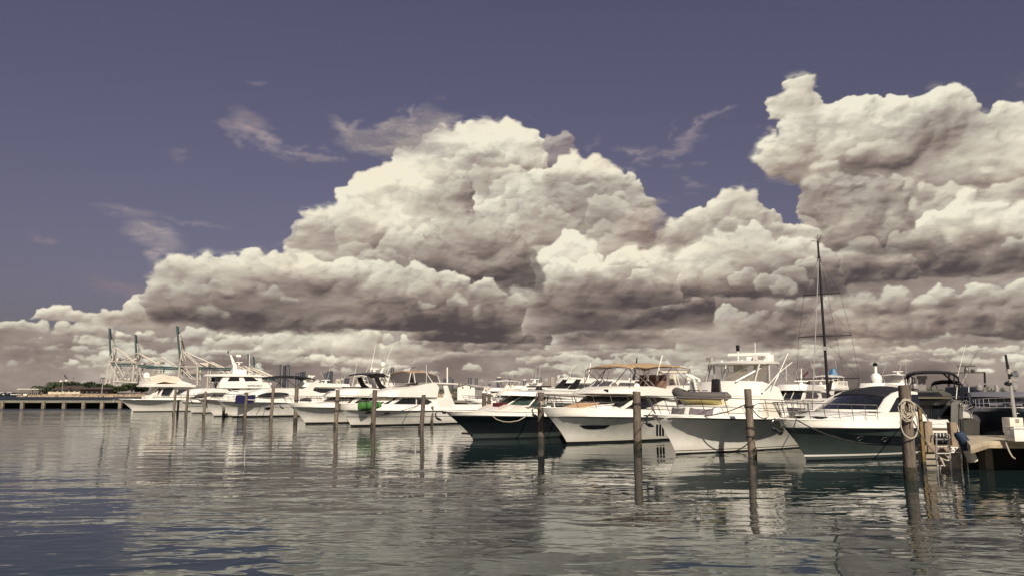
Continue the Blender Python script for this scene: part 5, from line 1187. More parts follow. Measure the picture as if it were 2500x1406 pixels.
# ------------------------------------------------------------------ B10 and B9 at the far end
b=Boat('motor_cruiser','low white cruiser with black-topped arch wedged behind the far-end yacht',(469,1008),42.8,12.5,1.9,1.75,1.4,1.7,rub=.80,flare=1.6,entry=.6,lean=.1,boot_h=.1,stripe=(.5,.54,DARKM))
B10=b
sh=b.shell([(455,980),(475,972),(500,968),(540,968),(560,972),(560,985)],1.6,.2,follow=.35,nose=.5,crown=.1); sh.build('coachroof',WHITE)
sh=b.shell([(497,972),(510,960),(520,956),(556,957),(562,975)],1.6,.2,follow=.3,nose=1.2,crown=.05,z0=2.1); sh.build('cabin',WHITE); sh.front((500,970),(518,958),.88); sh.pane([(513,968),(524,960),(550,960),(553,968)])
sh=b.shell([(478,962),(492,951),(520,947),(556,950),(562,958),(520,957)],1.6,.1,nose=1.4,crown=.08,z0=2.6); sh.build('flybridge',WHITE)
b.rail(.02,.6,.6,8); b.dome(527,937,4.2,0,BLACKP,'searchlight_ball',.5)
b=Boat('flybridge_yacht','white flybridge yacht under a white tarpaulin, last of the row beside the breakwater',(326,1005),42.8,16.5,2.3,1.75,1.5,2.0,rub=.95,flare=3.0,entry=.6,lean=.05,boot_h=.12,full=.46)
B9=b
sh=b.shell([(360,968),(380,960),(480,958),(480,976),(365,978)],1.8,.15,follow=.35,nose=.4,crown=.06); sh.build('coachroof',WHITE)
sh=b.shell([(372,968),(395,944),(470,944),(478,968)],1.85,.1,follow=.3,nose=.6,crown=.02,z0=2.2); sh.build('saloon',WHITE); sh.front((376,966),(394,946),.9,mull=2)
sh.pane([(393,963),(400,947),(424,946),(412,963)]); sh.pane([(384,963),(397,947),(388,947)],'quarter_window'); sh.pane([(430,961),(436,949),(460,950),(462,961)])
sh=b.shell([(356,943),(357,938),(455,936),(478,939),(478,944)],2.05,0,nose=.3,crown=.0,z0=2.5); sh.build('boat_deck',WHITE)
sh=b.shell([(360,938),(361,928),(364,928),(366,937),(440,936),(438,928),(443,928),(470,937)],1.9,0,nose=.1,crown=.0,z0=2.5); sh.build('fly_coaming',WHITE)
canopy(b,[(368,924),(380,920),(402,915),(420,918),(436,920),(446,930)],1.75,1.75,'tarpaulin',CANVW,.9,.15)
b.dome(358,916,8,.0,WHITE); b.line([(358,922),(358,932)],0,.22,'dome_post',WHITE)
for i,(u,c,lab) in enumerate(((376,(.30,.24,.17),'brown'),(390,(.05,.05,.07),'black'),(415,(.50,.16,.05),'orange'))):
    p=b.loc(u,931,-.9); MB().lathe([(.1,-.55),(.40,-.3),(.48,0),(.35,.22),(.05,.35)],p,10,sc=(1.8,.8)).build('stowed_gear',mat('gear_'+lab,c,.8),b.root)
b.rail(.0,.62,.6,10); b.anchor()
# swim float / small white raft at its bow
p=on_water(306,1002); r=empty('white_tender',(p.x+.3,p.y+4.5,0),R(20),'small white tender floating under the far-end yacht bow','tender')
MB().add([(-1.6,-.6,.95),(1.4,-.7,.85),(1.9,0,.9),(1.4,.7,.85),(-1.6,.6,.95),(-1.5,-.4,0),(1.2,-.4,0),(1.4,.4,0),(-1.5,.4,0)],[(0,1,6,5),(1,2,6),(2,3,7,6),(3,4,8,7),(4,0,5,8),(0,4,3,2,1)]).build('hull',WHITE,r,bevel=.05)
MB().box((.2,0,1.05),(.7,.5,.35),top=(.7,.8)).build('console',WHITE,r,bevel=.05)
# ------------------------------------------------------------------ pilothouse yacht with lettering
P0=Vector(at(500,957,112)); P0.z=0
b=Boat('pilothouse_yacht','tall white pilothouse yacht with name lettering and stepped mast, behind the flared cruisers',None,30,24.0,2.9,2.3,1.8,2.4,rub=.9,O=(P0.x,112,0),flare=1.8,cat='motor yacht')
B11=b
sh=b.shell([(520,985),(530,960),(541,947),(662,947),(668,985)],2.3,.1,follow=.5,nose=.8,crown=.03,z0=2.0); sh.build('main_cabin',CREAM); sh.pane([(567,948.5),(584,948.5),(584,960),(567,960)],'cabin_window'); sh.pane([(604,948.5),(612,948.5),(612,960),(604,960)],'cabin_window'); sh.pane([(530,957),(548,950),(562,950),(560,960)],'cabin_window')
sh=b.shell([(536,946.5),(537,932),(640,932),(664,934),(660,946.5)],2.6,.02,nose=.5,crown=.0,z0=4.0); sh.build('upper_deck',WHITE); U=sh
sh=b.shell([(537,932),(548,917.5),(640,918),(640,932)],2.45,.12,nose=.5,crown=.02,z0=5.0); sh.build('pilothouse',WHITE); Pt=sh
Pt.pane([(555,930),(562,919),(583,919),(585,929.5)]); Pt.pane([(594,919),(614,918.5),(632,929.5),(599,930)]); Pt.pane([(527,930),(528,919),(540,919),(537,930)],'quarter_window')
sh=b.shell([(511,917.5),(516,913.5),(560,912),(628,914.5),(652,918),(640,919)],2.7,0,nose=.6,crown=.12,z0=5.0); sh.build('roof',WHITE)
b.radar(584,884,16,.0,hpx=6); b.line([(572,886),(577,914)],0,.30,'mast_foot',WHITE)
mb=MB(); P=[b.loc(u,v,0) for u,v in ((560,866),(564,866),(571,880),(574,893),(580,912),(567,912),(568,893),(564,880))]; mb.prism([p-Vector((0,.35,0)) for p in P],(0,.7,0)); mb.build('mast',WHITE,b.root)
b.line([(561,866),(561,849)],0,.05,'whip_antenna',ALU); b.line([(557,862),(557,856)],0,.10,'mast_light',DARKM); b.line([(582,884),(582,868)],.3,.05,'light_post',ALU); mb=MB(); p=b.loc(582,868,.3); mb.box(p,(.7,.2,.35)); mb.build('floodlight',WHITE,b.root)
MB().box(b.loc(587,909,0),(1.6,1.8,1.0)).build('deck_locker',WHITE,b.root,bevel=.2)
b.line([(608,915),(609,864)],-.8,.05,'whip_antenna',WHITE)
def text_on(s,size,loc,rot,m,parent,name='lettering',ext=.01,align='CENTER'):
    cu=bpy.data.curves.new(name,'FONT'); cu.body=s; cu.size=size; cu.extrude=ext; cu.align_x=align; cu.align_y='CENTER'
    o=bpy.data.objects.new(name,cu); COL.objects.link(o); dg=bpy.context.evaluated_depsgraph_get(); me=bpy.data.meshes.new_from_object(o.evaluated_get(dg)); me.name=name; bpy.data.objects.remove(o)
    o=bpy.data.objects.new(name,me); COL.objects.link(o); me.materials.clear(); me.materials.append(m); o.parent=parent; o.location=loc; o.rotation_euler=rot; return o
x,z=b.S(622,940.5,U.wf); text_on('GOING GALT',.36,(x,-U.wf(x,z)-.06,z),(R(90),0,0),DARKM,U.obj)
B11.rail(.0,.5,.8,7)
# ------------------------------------------------------------------ generic moored yachts of the inner basin
def yacht(u,Y,L,ang,label,style,vt=None,hull=WHITE,cat='motor yacht',W=None,vtop=None,name='motor_yacht',extra=(),group='boats moored in the inner basin'):
    p=at(u,957,Y); b=Boat(name,label,None,ang,L,W or L*.15,1.9*L/14,1.4*L/14,1.7*L/14,rub=.8,O=(p.x,Y,0),hull=hull,cat=cat,group=group,boot_h=.12)
    k=L/14.; z0=b.Hs
    wh=WHITE if hull in (WHITE,NAVY) else hull
    sh=b.shell([(2.2*k,z0),(3.6*k,z0+.55*k),(5.0*k,z0+.75*k),(11.5*k,z0+.75*k),(11.8*k,z0)],L*.12,.2,follow=.35,px=False,nose=.5,crown=.1); sh.build('coachroof',wh)
    za=z0+.7*k
    if 'cabin' in style or 'fly' in style:
        sh=b.shell([(4.2*k,za),(5.8*k,za+1.15*k),(11.6*k,za+1.15*k),(11.8*k,za)],L*.11,.12,px=False,nose=.8,crown=.05); sh.build('cabin',wh)
        sh.front((4.35*k,za+.15),(5.65*k,za+1.05*k),.9,px=False,mull=2); sh.pane([(5.3*k,za+.25*k),(6.2*k,za+.98*k),(9.8*k,za+.9*k),(10.6*k,za+.5*k),(9.8*k,za+.25*k)],px=False)
        za+=1.15*k
        if 'fly' in style:
            sh=b.shell([(5.2*k,za),(5.8*k,za+.65*k),(12.2*k,za+.45*k),(12.4*k,za-.05)],L*.115,0,px=False,nose=.7,crown=.0); sh.build('flybridge',wh)
            za+=.5*k
    if 'open' in style:
        MB().box((6*k,0,z0+.9*k),(1.4*k,1.2*k,1.2*k),top=(.8,.9)).build('console',wh,b.root,bevel=.05)
        sh=b.shell([(4.8*k,za),(5.4*k,za+.5*k),(5.5*k,za+.5*k),(5.0*k,za)],L*.08,.1,px=False,nose=.4,crown=0); sh.build('windshield',GLASS)
    ht=za+ (1.3*k if ('fly' in style or 'open' in style) else .1)
    tm={'tan':CANVT,'black':CANVB,'white':WHITE,'canvas':CANVW}
    for key,m in tm.items():
        if 'top_'+key in style:
            P=[(5.5*k,-L*.10,ht),(7*k,-L*.10,ht+.14),(9.5*k,-L*.10,ht+.16),(11.3*k,-L*.10,ht)]
            canopy(b,P,L*.10,L*.10,'hardtop' if key=='white' else 'bimini',m,.08 if key=='white' else .05,.12,px=False)
            for s_ in (-1,1):
                for xa,xb in ((5.7,6.3),(8.2,7.4),(8.4,9.2),(11.1,10.3)): MB().tube([(xa*k,s_*L*.098,ht),(xb*k,s_*L*.10,za)],.028*k,5).build('top_post',STEEL if key!='white' else WHITE,b.root)
            MB().box((8.6*k,0,za+.35*k),(.9*k,L*.12,.7*k),top=(.7,.9)).build('helm_console',WHITE,b.root,bevel=.05)
            for y_ in (-.5*k,.5*k): MB().box((9.8*k,y_,za+.4*k),(.5*k,.55*k,.8*k),top=(.6,.9)).build('helm_seat',OFFW,b.root,bevel=.05)
            za=ht+.1
    if 'arch' in style:
        for s_ in (-1,1): MB().prism([Vector((x_*k,s_*L*.10,za+z_*k)) for x_,z_ in ((9.2,0),(10.6,0),(11.6,1.25),(10.9,1.3))],(0,-s_*.12,0)).build('arch_leg',BLACKP if 'darkarch' in style else wh,b.root)
        MB().box((11.25*k,0,za+1.27*k),(.75*k,L*.20,.1*k)).build('arch_top',wh,b.root); za+=1.3*k
    x=(9.0 if 'arch' not in style else 11.2)*k
    if 'radar' in style: mb=MB(); mb.box((x,0,za+.55*k),(.14*k,1.5*k,.11*k),rz=.5); mb.lathe([(.22*k,za),(.18*k,za+.3*k),(.07*k,za+.5*k)],(x,0,0),10); mb.build('radar',wh,b.root)
    dm=BLACKP if 'blackdome' in style else wh
    if 'dome' in style:
        for y_ in ((-.9*k,.9*k) if 'domes' in style else (.6*k,)): MB().lathe([(.12*k,za),(.14*k,za+.25*k),(.33*k,za+.3*k),(.36*k,za+.55*k),(.30*k,za+.8*k),(.12*k,za+.93*k),(.01,za+.95*k)],(x+.5*k,y_,0),12).build('satellite_dome',dm,b.root)
    if 'mast' in style: MB().tube([(x+.2,.1,za-.1),(x+.7*k,.1,za+2.0*k)],.12*k,6,r2=.05*k).build('light_mast',dm,b.root)
    if 'whips' in style: MB().tube([(x-.5*k,-L*.09,za-.2),(x+.2*k,-L*.09,za+3*k)],.02,5,r2=.008).build('whip_antenna',WHITE,b.root)
    if 'outrig' in style:
        mb=MB(); mb.tube([(8*k,-L*.1,za-.5),(9.5*k,-L*.16,za+4.5*k)],.05,5,r2=.02); mb.tube([(8*k,L*.1,za-.5),(9.5*k,L*.16,za+4.5*k)],.05,5,r2=.02); mb.build('outrigger',WHITE,b.root)
    rg=random.Random(int(u*7))
    for i in range(2): MB().tube([(x+rg.uniform(-1,1.5)*k,rg.uniform(-.7,.7)*k,za-.3),(x+rg.uniform(-1,2)*k,rg.uniform(-.9,.9)*k,za+rg.uniform(1.4,3.2)*k)],.022*k,5,r2=.01).build('aerial',WHITE if i else DARKM,b.root)
    MB().lathe([(.10*k,0),(.16*k,.05),(.17*k,.18*k),(.05*k,.26*k)],(x-.8*k,-.5*k,za),10).build('horn',wh,b.root)
    b.rail(.0,.55,.6*k,7,m=STEEL)
    return b
Y_=yacht
YS=[(1118,72,9.5,40,'small centre-console boat with wavy canvas top behind the navy bow',['open','top_canvas','whips']),
(1170,95,12,40,'white boat with T-shaped radar bar on a tall arch beside the paired piles',['cabin','arch','radar','whips']),
(1232,84,13,38,'white express yacht with radar arch and twin domes above the navy boat windshield',['cabin','arch','darkarch','domes']),
(1150,118,12,42,'white flybridge boat in front of the boathouse gable',['fly','top_white']),
(1290,104,17,35,'long low white motor yacht behind the navy boat black radar',['fly','mast']),
(1345,66,16,36,'white yacht with twin black domes and raked black mast',['cabin','blackdome','domes','mast']),
(1205,140,14,40,'far white flybridge boat glimpsed under the striped boat towers',['fly','radar']),
(790,92,13,44,'white sportfishing boat with green canvas between the bimini arch and black spray hood',['fly','top_white','outrig']),
(845,100,12,42,'white boat with dark blue sheer line behind the black-arch cruiser',['cabin','domes','whips']),
(770,120,13,43,'far white boat with crossed outriggers behind the bimini arch',['fly','outrig','radar']),
(878,128,12,42,'far white flybridge boat below the beige towers',['fly','top_tan']),
(655,116,15,40,'white boat with cluttered upper rails beyond the lens-windowed cruiser',['fly','radar','whips']),
(700,132,13,42,'distant white boat with tall whip antenna below the dark twin blocks',['cabin','arch','whips']),
(738,104,12,42,'white express boat right behind the lens-windowed cruiser arch',['cabin','arch','radar']),
(1893,66,12,52,'white yacht with two domes seen just right of the sportfishing boat bridge',['fly','domes','radar','mast']),
(1935,72,12,52,'black-topped sport yacht between the sportfisher and the sailboat mast',['cabin','arch','darkarch','domes']),
(1980,96,13,50,'white motor yacht behind the sailboat mast foot',['fly','top_white','domes']),
(2100,100,14,48,'large white yacht with oversized satellite dome and black top lamp',['fly']),
(2160,118,15,50,'distant white flybridge yacht beyond the near pile',['fly','top_white','radar','whips']),
(1500,110,13,40,'far white boat glimpsed below the tan bimini',['fly','domes'])]
for (u,Y,L,a,lab,st) in YS: Y_(u,Y,L,a,lab,st)
# oversized dome belongs to the big yacht
bb=[o for o in bpy.data.objects if o.get('label','').startswith('large white yacht with oversized')][0]
q=Matrix.Rotation(-bb.rotation_euler.z,3,'Z'); 
def lb(u,v,Y): return q@(at(u,v,Y)-bb.location)
p=lb(2139,925,110); MB().lathe([(.9,-1.5),(.9,-1.2),(.5,-1.15),(.55,-.7),(.75,-.6),(.85,0),(.78,.45),(.5,.8),(.02,.95)],p,16).build('satellite_dome',WHITE,bb)
MB().tube([p+Vector((0,0,.8)),p+Vector((0,0,1.9))],.22,8).build('dome_post',WHITE,bb); MB().lathe([(.1,-.25),(.3,-.1),(.34,.15),(.1,.4)],p+Vector((0,0,2.1)),10).build('masthead_light',BLACKP,bb)
# boathouse shed
p=at(1146,957,135); r=empty('boathouse',(p.x,135,0),R(-8),'white gabled boathouse with small square windows behind the canvas-topped boat','boathouse')
w=42/F_PX*135; ze=at(1146,944,135).z; zr=at(1146,938,135).z
MB().add([(-w/2,-3,0),(w/2,-3,0),(w/2,6,0),(-w/2,6,0),(-w/2,-3,ze),(w/2,-3,ze),(w/2,6,ze),(-w/2,6,ze),(0,-3,zr),(0,6,zr)],[(0,1,5,8,4),(2,3,7,9,6),(1,2,6,5),(3,0,4,7)]).build('wall',WHITE,r)
MB().add([(-w/2-.2,-3.2,ze-.02),(0,-3.2,zr+.03),(0,6.2,zr+.03),(-w/2-.2,6.2,ze-.02),(w/2+.2,-3.2,ze-.02),(w/2+.2,6.2,ze-.02)],[(0,1,2,3),(1,4,5,2)]).build('roof',CREAM,r)
for x in (-.6,.8): MB().box((x,-3.04,ze-.1),(.22,.06,.3)).build('window',GLASS,r)
# ------------------------------------------------------------------ sailboat
def sailboat():
    Y=58.; p=at(1984,957,52.); b=Boat('sailing_yacht','sailing yacht with tall black mast and three sets of spreaders behind the grey cruiser',None,58.7,14.0,2.0,1.35,1.15,1.3,rub=.97,O=(p.x,52,0),cat='sailing yacht',flare=1.1,entry=.6)
    sh=b.shell([(3.5,1.2),(4.3,1.62),(9,1.7),(9.8,1.2)],1.25,.3,follow=.5,px=False,nose=.4,crown=.1); sh.build('coachroof',WHITE); sh.pane([(4.8,1.35),(5.0,1.55),(8.2,1.58),(8.4,1.38)],px=False)
    bx=lambda u,v,Yd=Y: b.Mi@(at(u,v,Yd)-b.O)
    foot=bx(2021,952); tip=bx(1996.5,590); foot=Vector((foot.x,foot.y,1.5))
    tip.z=tip.z
    MB().tube([foot,foot.lerp(tip,.5),tip],.12,8,r2=.075).build('mast',BLACKP,b.root)
    H=tip-foot
    def spr(f,l): 
        c=foot+H*f; M_=MB(); a=Vector((.25,-l,.0)); bq=Vector((.25,l,.0)); M_.tube([c+Vector((0,0,0)),c+a],.04,6); M_.tube([c,c+bq],.04,6); M_.build('spreader',BLACKP,b.root); return c+a,c+bq
    s1=spr(.165,2.3); s2=spr(.42,1.95); s3=spr(.675,1.35)
    mb=MB(); top=foot+H*.90
    for i in (0,1):
        sgn=-1 if i==0 else 1
        mb.tube([Vector((foot.x+.3,sgn*1.8,1.2)),s1[i],s2[i],s3[i],top],.011,4); mb.tube([Vector((foot.x+.1,sgn*1.6,1.2)),s1[i],foot+H*.40],.009,4); mb.tube([s1[i],s2[i]*1.0,foot+H*.66],.008,4)
    mb.tube([Vector((12.5,-.9,1.2)),foot+H*.96+Vector((.1,0,0))],.010,4); mb.tube([Vector((12.5,.9,1.2)),foot+H*.96+Vector((.1,0,0))],.016,4)
    mb.build('rigging',DARKM,b.root)
    f=bx(1979,972); st=Vector((-.6,0,1.4)); MB().tube([st,foot+H*.90],0.035,6).build('furled_jib',ALU,b.root)
    MB().box(foot+H*.345,(.35,.3,.3)).build('deck_light',ALU,b.root); MB().box(foot+H*.89,(.2,.2,.35)).build('masthead_fitting',DARKM,b.root)
    mb=MB(); mb.tube([tip,tip+Vector((.1,-.3,.45))],.02,5); mb.tube([tip,tip+Vector((0,.5,.12))],.02,5); mb.tube([tip,tip+Vector((0,0,.6))],.014,5); mb.build('wind_vane',DARKM,b.root)
    c=s1[1]+Vector((0,-.9,.5)); g=[[c+Vector((.0,.22*i,.13-.18*i-.10*j)) for i in range(3)] for j in range(3)]; MB().grid(g).build('flag',mat('flag_maroon',(.10,.03,.035),.9),b.root)
    MB().tube([foot+Vector((.2,0,.7)),foot+Vector((5.2,0,.75))],.16,8).build('boom',CANVB,b.root)
    b.rail(.0,.9,.55,9,r=.013)
sailboat()
# ------------------------------------------------------------------ blue-roofed tower and its deck
def tower():
    Y=120.; p=at(2037,957,Y); r=empty('harbour_tower',(p.x,Y,0),0,'small white harbour lookout tower with blue faceted roof and balcony','lookout tower'); k=Y/F_PX
    z=lambda v: at(2037,v,Y).z
    BL=mat('blue_roof',(.06,.17,.30),.4,var=.12,vscale=1.5); BL2=mat('blue_glass_roof',(.035,.11,.15),.25,var=.3,vscale=.8)
    MB().lathe([(8*k*2,0),(16*k,z(950)),(16*k,z(943))],(0,0,0),8).build('base',WHITE,r)
    MB().lathe([(13*k,z(943)),(12*k,z(920))],(0,0,0),6).build('lantern_room',WHITE,r)
    mb=MB()
    for i in range(6): a=i*math.pi/3+math.pi/6; mb.box((11.2*k*math.cos(a),11.2*k*math.sin(a),z(930.5)),(.3,8*k,10*k),rz=a)
    mb.build('window',GLASS,r)
    MB().lathe([(15*k,z(921)),(14*k,z(919)),(6*k,z(901)),(5.4*k,z(900)),(.1,z(898))],(0,0,0),6).build('roof',BL,r,sharp=20)
    mb=MB(); z1,z2=z(942),z(931)
    for zz in (z2,): mb.box((9*k,-12*k,zz),(36*k,.12,.12)); mb.box((27*k,-4*k,zz),(.12,16*k,.12))
    for i in range(13): mb.box((-9*k+i*3*k,-12*k,(z1+z2)/2),(.08,.08,z2-z1))
    mb.build('balcony_rail',WHITE,r)
    MB().box((9*k,-4*k,z(943)),(38*k,18*k,.3)).build('balcony',WHITE,r)
    MB().add([(-14*k,-11*k,z(943.5)),(24*k,-11*k,z(943.5)),(32*k,-20*k,z(952)),(-16*k,-20*k,z(952))],[(0,1,2,3)]).build('lower_roof',BL2,r)
    MB().box((8*k,-5*k,z(952)/2),(44*k,20*k,z(952))).build('lower_storey',WHITE,r)
    MB().box((-24*k,0,z(946)),(26*k,14*k,12*k)).build('side_annex',DARKM,r); MB().dome((-32*k,0,z(937)),4*k,6*k,12,4,base=5*k).build('annex_dome',WHITE,r)
    MB().tube([(8*k,0,z(900)),(6*k,0,z(880))],.06,5).build('flag_staff',ALU,r)
tower()
# ------------------------------------------------------------------ concrete dock, its piles, ladder, sign
def dock():
    zt=1.02; r=empty('concrete_dock',(16.2,24.6,0),0,'pale concrete finger dock at the water edge behind the white fender','dock')
    def L(u,v,z): p=on_water(u,v,z); return Vector((p.x-16.2,p.y-24.6,z))
    A_=L(2372,1078,zt); Bq=L(2411,1077,zt); Cq=L(2560,1078.5,zt); D_=L(2358,1064,zt); E_=L(2560,1058,zt)
    # deck plate with mitred corner
    poly=[L(2369,1087,zt),L(2410,1075.5,zt),L(3100,1079,zt),L(3100,1062,zt),L(2350,1062,zt)]
    poly=[Vector((p.x,p.y,zt)) for p in poly]
    MB().prism(poly,(0,0,-.24)).build('deck_slab',mat('dock_concrete',(.42,.36,.26),.8,var=.18,vscale=2.2,bump=.4,bscale=10),r,bevel=.02)
    p=[Vector((q_.x,q_.y,zt-.12)) for q_ in (poly[0],poly[1],poly[2])]
    mb=MB()
    for a,c in ((p[0],p[1]),(p[1],p[2])): d=(c-a); n=Vector((d.y,-d.x,0)).normalized()*.05; mb.prism([a+n,c+n,c+n+Vector((0,0,-.10)),a+n+Vector((0,0,-.10))],-n*1.2)
    mb.build('fascia_board',WOODT,r)
    mb=MB()
    for (u,d,w_) in ((2398,1.6,.30),(2520,1.8,.30)):
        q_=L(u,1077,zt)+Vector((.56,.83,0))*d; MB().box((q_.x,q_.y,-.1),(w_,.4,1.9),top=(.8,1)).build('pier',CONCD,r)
    q_=L(2460,1077,zt)+Vector((.56,.83,0))*2.3; MB().box((q_.x+.3,q_.y,-.05),(3.4,.25,1.6)).build('shade_panel',mat('under_dock_shade',(.02,.018,.016),.9),r)  # near-black panel painting in the shade beneath the dock
dock()
def eyepost(u0,u1,v0,vb,Y,label,name='square_timber_post',m=None,depth=None,lean=0.0):
    a=at(u0,v0,Y); c=at(u1,v0,Y); w=c.x-a.x; dp=depth or w; mb=MB(); z1=a.z
    r=empty(name,((a.x+c.x)/2,Y+dp/2,0),0,label,'dock post','square posts of the berth')
    mb.box((0,0,(z1-1)/2),(w,dp,z1+1)); mb.build('post',m or WOODP,r,bevel=.025)
    MB().box((0,0,.05),(w*1.05,dp*1.05,.4)).build('weed_band',MATS['weed'],r)
    return r
WOODS=mat('square_post_wood',(.26,.20,.14),.85,var=.3,vscale=5,stretch=(2,2,.5),bump=.8,bscale=12)
eyepost(2257,2276,1028,1132,25.9,'square brown dock post left of the ladder',m=WOODS)
eyepost(2320,2337,1030,1132,25.9,'square brown dock post right of the ladder behind the berth plate',m=WOODS)
eyepost(2243,2251,994,1135,25.6,'slim yellow-painted post beside the left square post',name='yellow_post',m=mat('yellow_paint',(.18,.12,.045),.6,var=.3,vscale=4))
eyepost(2345,2352,1022,1132,25.7,'slim dark post behind the blue-covered fender',m=DARKM)
def berth():
    Y=25.75; a=at(2258,1087,Y); c=at(2352,1103,Y); r=empty('berth_beam',((a.x+c.x)/2,Y+.25,0),0,'horizontal timber beam with block below it and a white berth plate, joining the square posts','beam')
    w=c.x-a.x; z1=a.z; z0=c.z; MB().box((0,0,(z1+z0)/2),(w,.5,z1-z0)).build('beam',WOODS,r,bevel=.02)
    zb=at(2258,1131,Y).z; MB().box((-.02,.06,(z0-.02+zb)/2-.2),(w*.96,.42,z0-.02-zb+.4)).build('lower_block',CONC,r,bevel=.03)
    x=at(2329,1097,Y).x-r.location.x; z=at(2329,1097,Y).z
    o_=MB().box((x,-.27,z),(.40,.03,.20)).build('berth_plate',WHITE,r); text_on('E-36',.19,(x,-.295,z),(R(90),0,0),DARKM,o_,'berth_number')
berth()
def ladder():
    Y=25.3; r=empty('swim_ladder',(at(2303,957,Y).x,Y,0),0,'tubular metal ladder hanging from the berth beam down into the water','ladder'); x0=at(2303,957,Y).x
    q=lambda u,v: Vector((at(u,v,Y).x-x0,0,at(u,v,Y).z))
    P1=[q(2284,1080)+Vector((0,.3,0)),q(2282,1064)+Vector((0,.2,0)),q(2285,1060),q(2286,1066),q(2286,1104),q(2289,1140),q(2291,1165)]
    P2=[q(2315,1080)+Vector((0,.3,0)),q(2315,1064)+Vector((0,.2,0)),q(2317,1060),q(2318,1066),q(2319,1104),q(2322,1140),q(2324,1165)]
    MB().tube(P1,.026,6).build('side_rail',ALU,r); MB().tube(P2,.026,6).build('side_rail',ALU,r)
    for v in (1090,1106,1123,1136,1150): a=q(2286.5+(v-1090)*.06,v); c=q(2318.5+(v-1090)*.06,v); MB().tube([a,c],.024,6).build('rung',ALU,r)
ladder()
def fender():
    Y=24.9; a=at(2342,1060,Y); c=at(2362,1092,Y); e=at(2376,1126,Y); r=empty('dock_fender',c,0,'long white cylindrical fender with blue cover leaning off the dock','fender')
    MB().tube([c-c+Vector((-.02,0,.02)),(e-c)*.5,(e-c)*.96,(e-c)],.155,16).build('fender_body',mat('fender_white',(.70,.66,.50),.5,var=.08,vscale=4),r,bevel=.03)
    m=mat('cover_blue',(.020,.038,.08),.7,var=.2,vscale=4,bump=.6,bscale=6)
    MB().tube([a-c+Vector((-.02,0,.08)),a-c,(a-c)*.5+Vector((.02,0,0)),Vector((.01,0,-.05))],.15,14,r2=.18).build('cover',m,r,bevel=.04)
    MB().tube([a-c+Vector((0,0,.05)),at(2336,1036,Y+.4)-c],.02,6).build('lanyard',ROPE,r)
fender()
def rope_coil():
    bq,T,rr=PILES[1]; hook=at(2211,975,bq.y-.22)
    r=empty('rope_coil',hook,0,'coil of tan rope hanging on the nearest pile','rope coil'); rng=random.Random(4); mb=MB()
    for k in range(6):
        w=.10+.025*k; h=.42+.04*k; pts=[]
        for i in range(25):
            a=2*math.pi*i/24; pts.append(Vector((math.sin(a)*w*(1+.1*math.sin(3*a+k))+.05*math.sin(k*2),-.03*k*.4-.02*math.cos(a+k),-h/2+h/2*math.cos(a)+.02*math.sin(2*a+k))))
        mb.tube(pts,.017,6)
    mb.build('coil',ROPE,r)
    MB().tube(spline([Vector((-.02,-.02,.05)),Vector((-.16,-.05,-.35)),Vector((-.235,-.05,-.7)),Vector((-.16,-.05,-1.0)),Vector((.02,-.06,-1.14)),Vector((.20,-.05,-1.06)),Vector((.30,-.03,-.75)),Vector((.24,0,-.3)),Vector((.08,0,.02))],5),.022,7).build('hanging_loop',ROPE,r)
    MB().tube([Vector((.1,-.03,.05)),Vector((.14,-.05,-.4)),Vector((.10,-.05,-.8))],.017,6).build('loose_end',ROPE,r)
rope_coil()
def mrope(p,q,s_,label,m=ROPED,r=.022): 
    pts=sag(p,q,s_); o=MB().tube([Vector(x)-Vector(p) for x in pts],r,6).build('mooring_rope',m,label=label,cat='rope',group='mooring ropes'); o.location=p; return o
pt=lambda key,f: PILES[key][0]+PILES[key][1]*f
mrope(pt(1,.62)+Vector((.15,-.1,0)),at(2295,1116,25.2),.12,'rope running down from the nearest pile to the ladder',ROPE)
mrope(at(2295,1116,25.2),at(2345,1104,25.5),.16,'slack rope looping from the ladder under the berth plate',ROPE)
mrope(at(2295,1117,25.2),at(2306,1138,25.1),-.03,'frayed short rope end dangling in front of the ladder',ROPE,.03)
mrope(pt(1,.78)+Vector((.1,0,.1)),at(2266,1026,25.9),-.18,'rope arching from the nearest pile to the square post',ROPE)
mrope(pt(2,.80),B2.M@B2.hp(.10,1,-1)+B2.O,.10,'dark rope from the wound pile up to the sportfisher bow rail')
mrope(pt(2,.80),B2.M@B2.hp(.30,1,-1)+B2.O,.25,'dark rope from the wound pile back to the sportfisher side')
mrope(B1.M@B1.hp(.01,1,-1)+B1.O,B2.M@B2.hp(.42,.8,-1)+B2.O,.5,'slack dark rope from the grey cruiser bow across to the sportfisher')
mrope(B1.M@B1.hp(.04,1,-1)+B1.O,pt(1,.38),.35,'dark rope from the grey cruiser bow cleat down to the nearest pile')
mrope(pt(1,.72),B1.M@B1.hp(.50,.84,-1,.03)+B1.O,.05,'dark rope from the nearest pile forward to the grey cruiser hull')
mrope(pt(3,.82),B3.M@B3.hp(.42,1,-1)+B3.O+Vector((0,0,.3)),.18,'rope from the clean pile to the tan-bimini yacht side rail')
mrope(pt(4,.85),B3.M@B3.hp(.0,1,-1)+B3.O,.08,'pale rope from the lashed pile to the tan-bimini yacht bow',ROPE)
mrope(pt(4,.80),B4.M@B4.hp(.42,.9,-1)+B4.O,.3,'pale rope from the lashed pile to the navy boat side',ROPE)
mrope(pt(4,.95),B3.M@B3.hp(.35,1,-1)+B3.O+Vector((0,0,.62)),.05,'thin taut line from the lashed pile along the tan-bimini yacht rail')
mrope(pt(5,.3),B5.M@B5.hp(.45,1,-1)+B5.O,.1,'dark rope from the green-mat pile rising to the cruiser midship cleat')
mrope(pt(7,.55),B5.M@B5.hp(.02,1,-1)+B5.O,.12,'dark rope from the dark-roped pile to the green-mat cruiser bow')
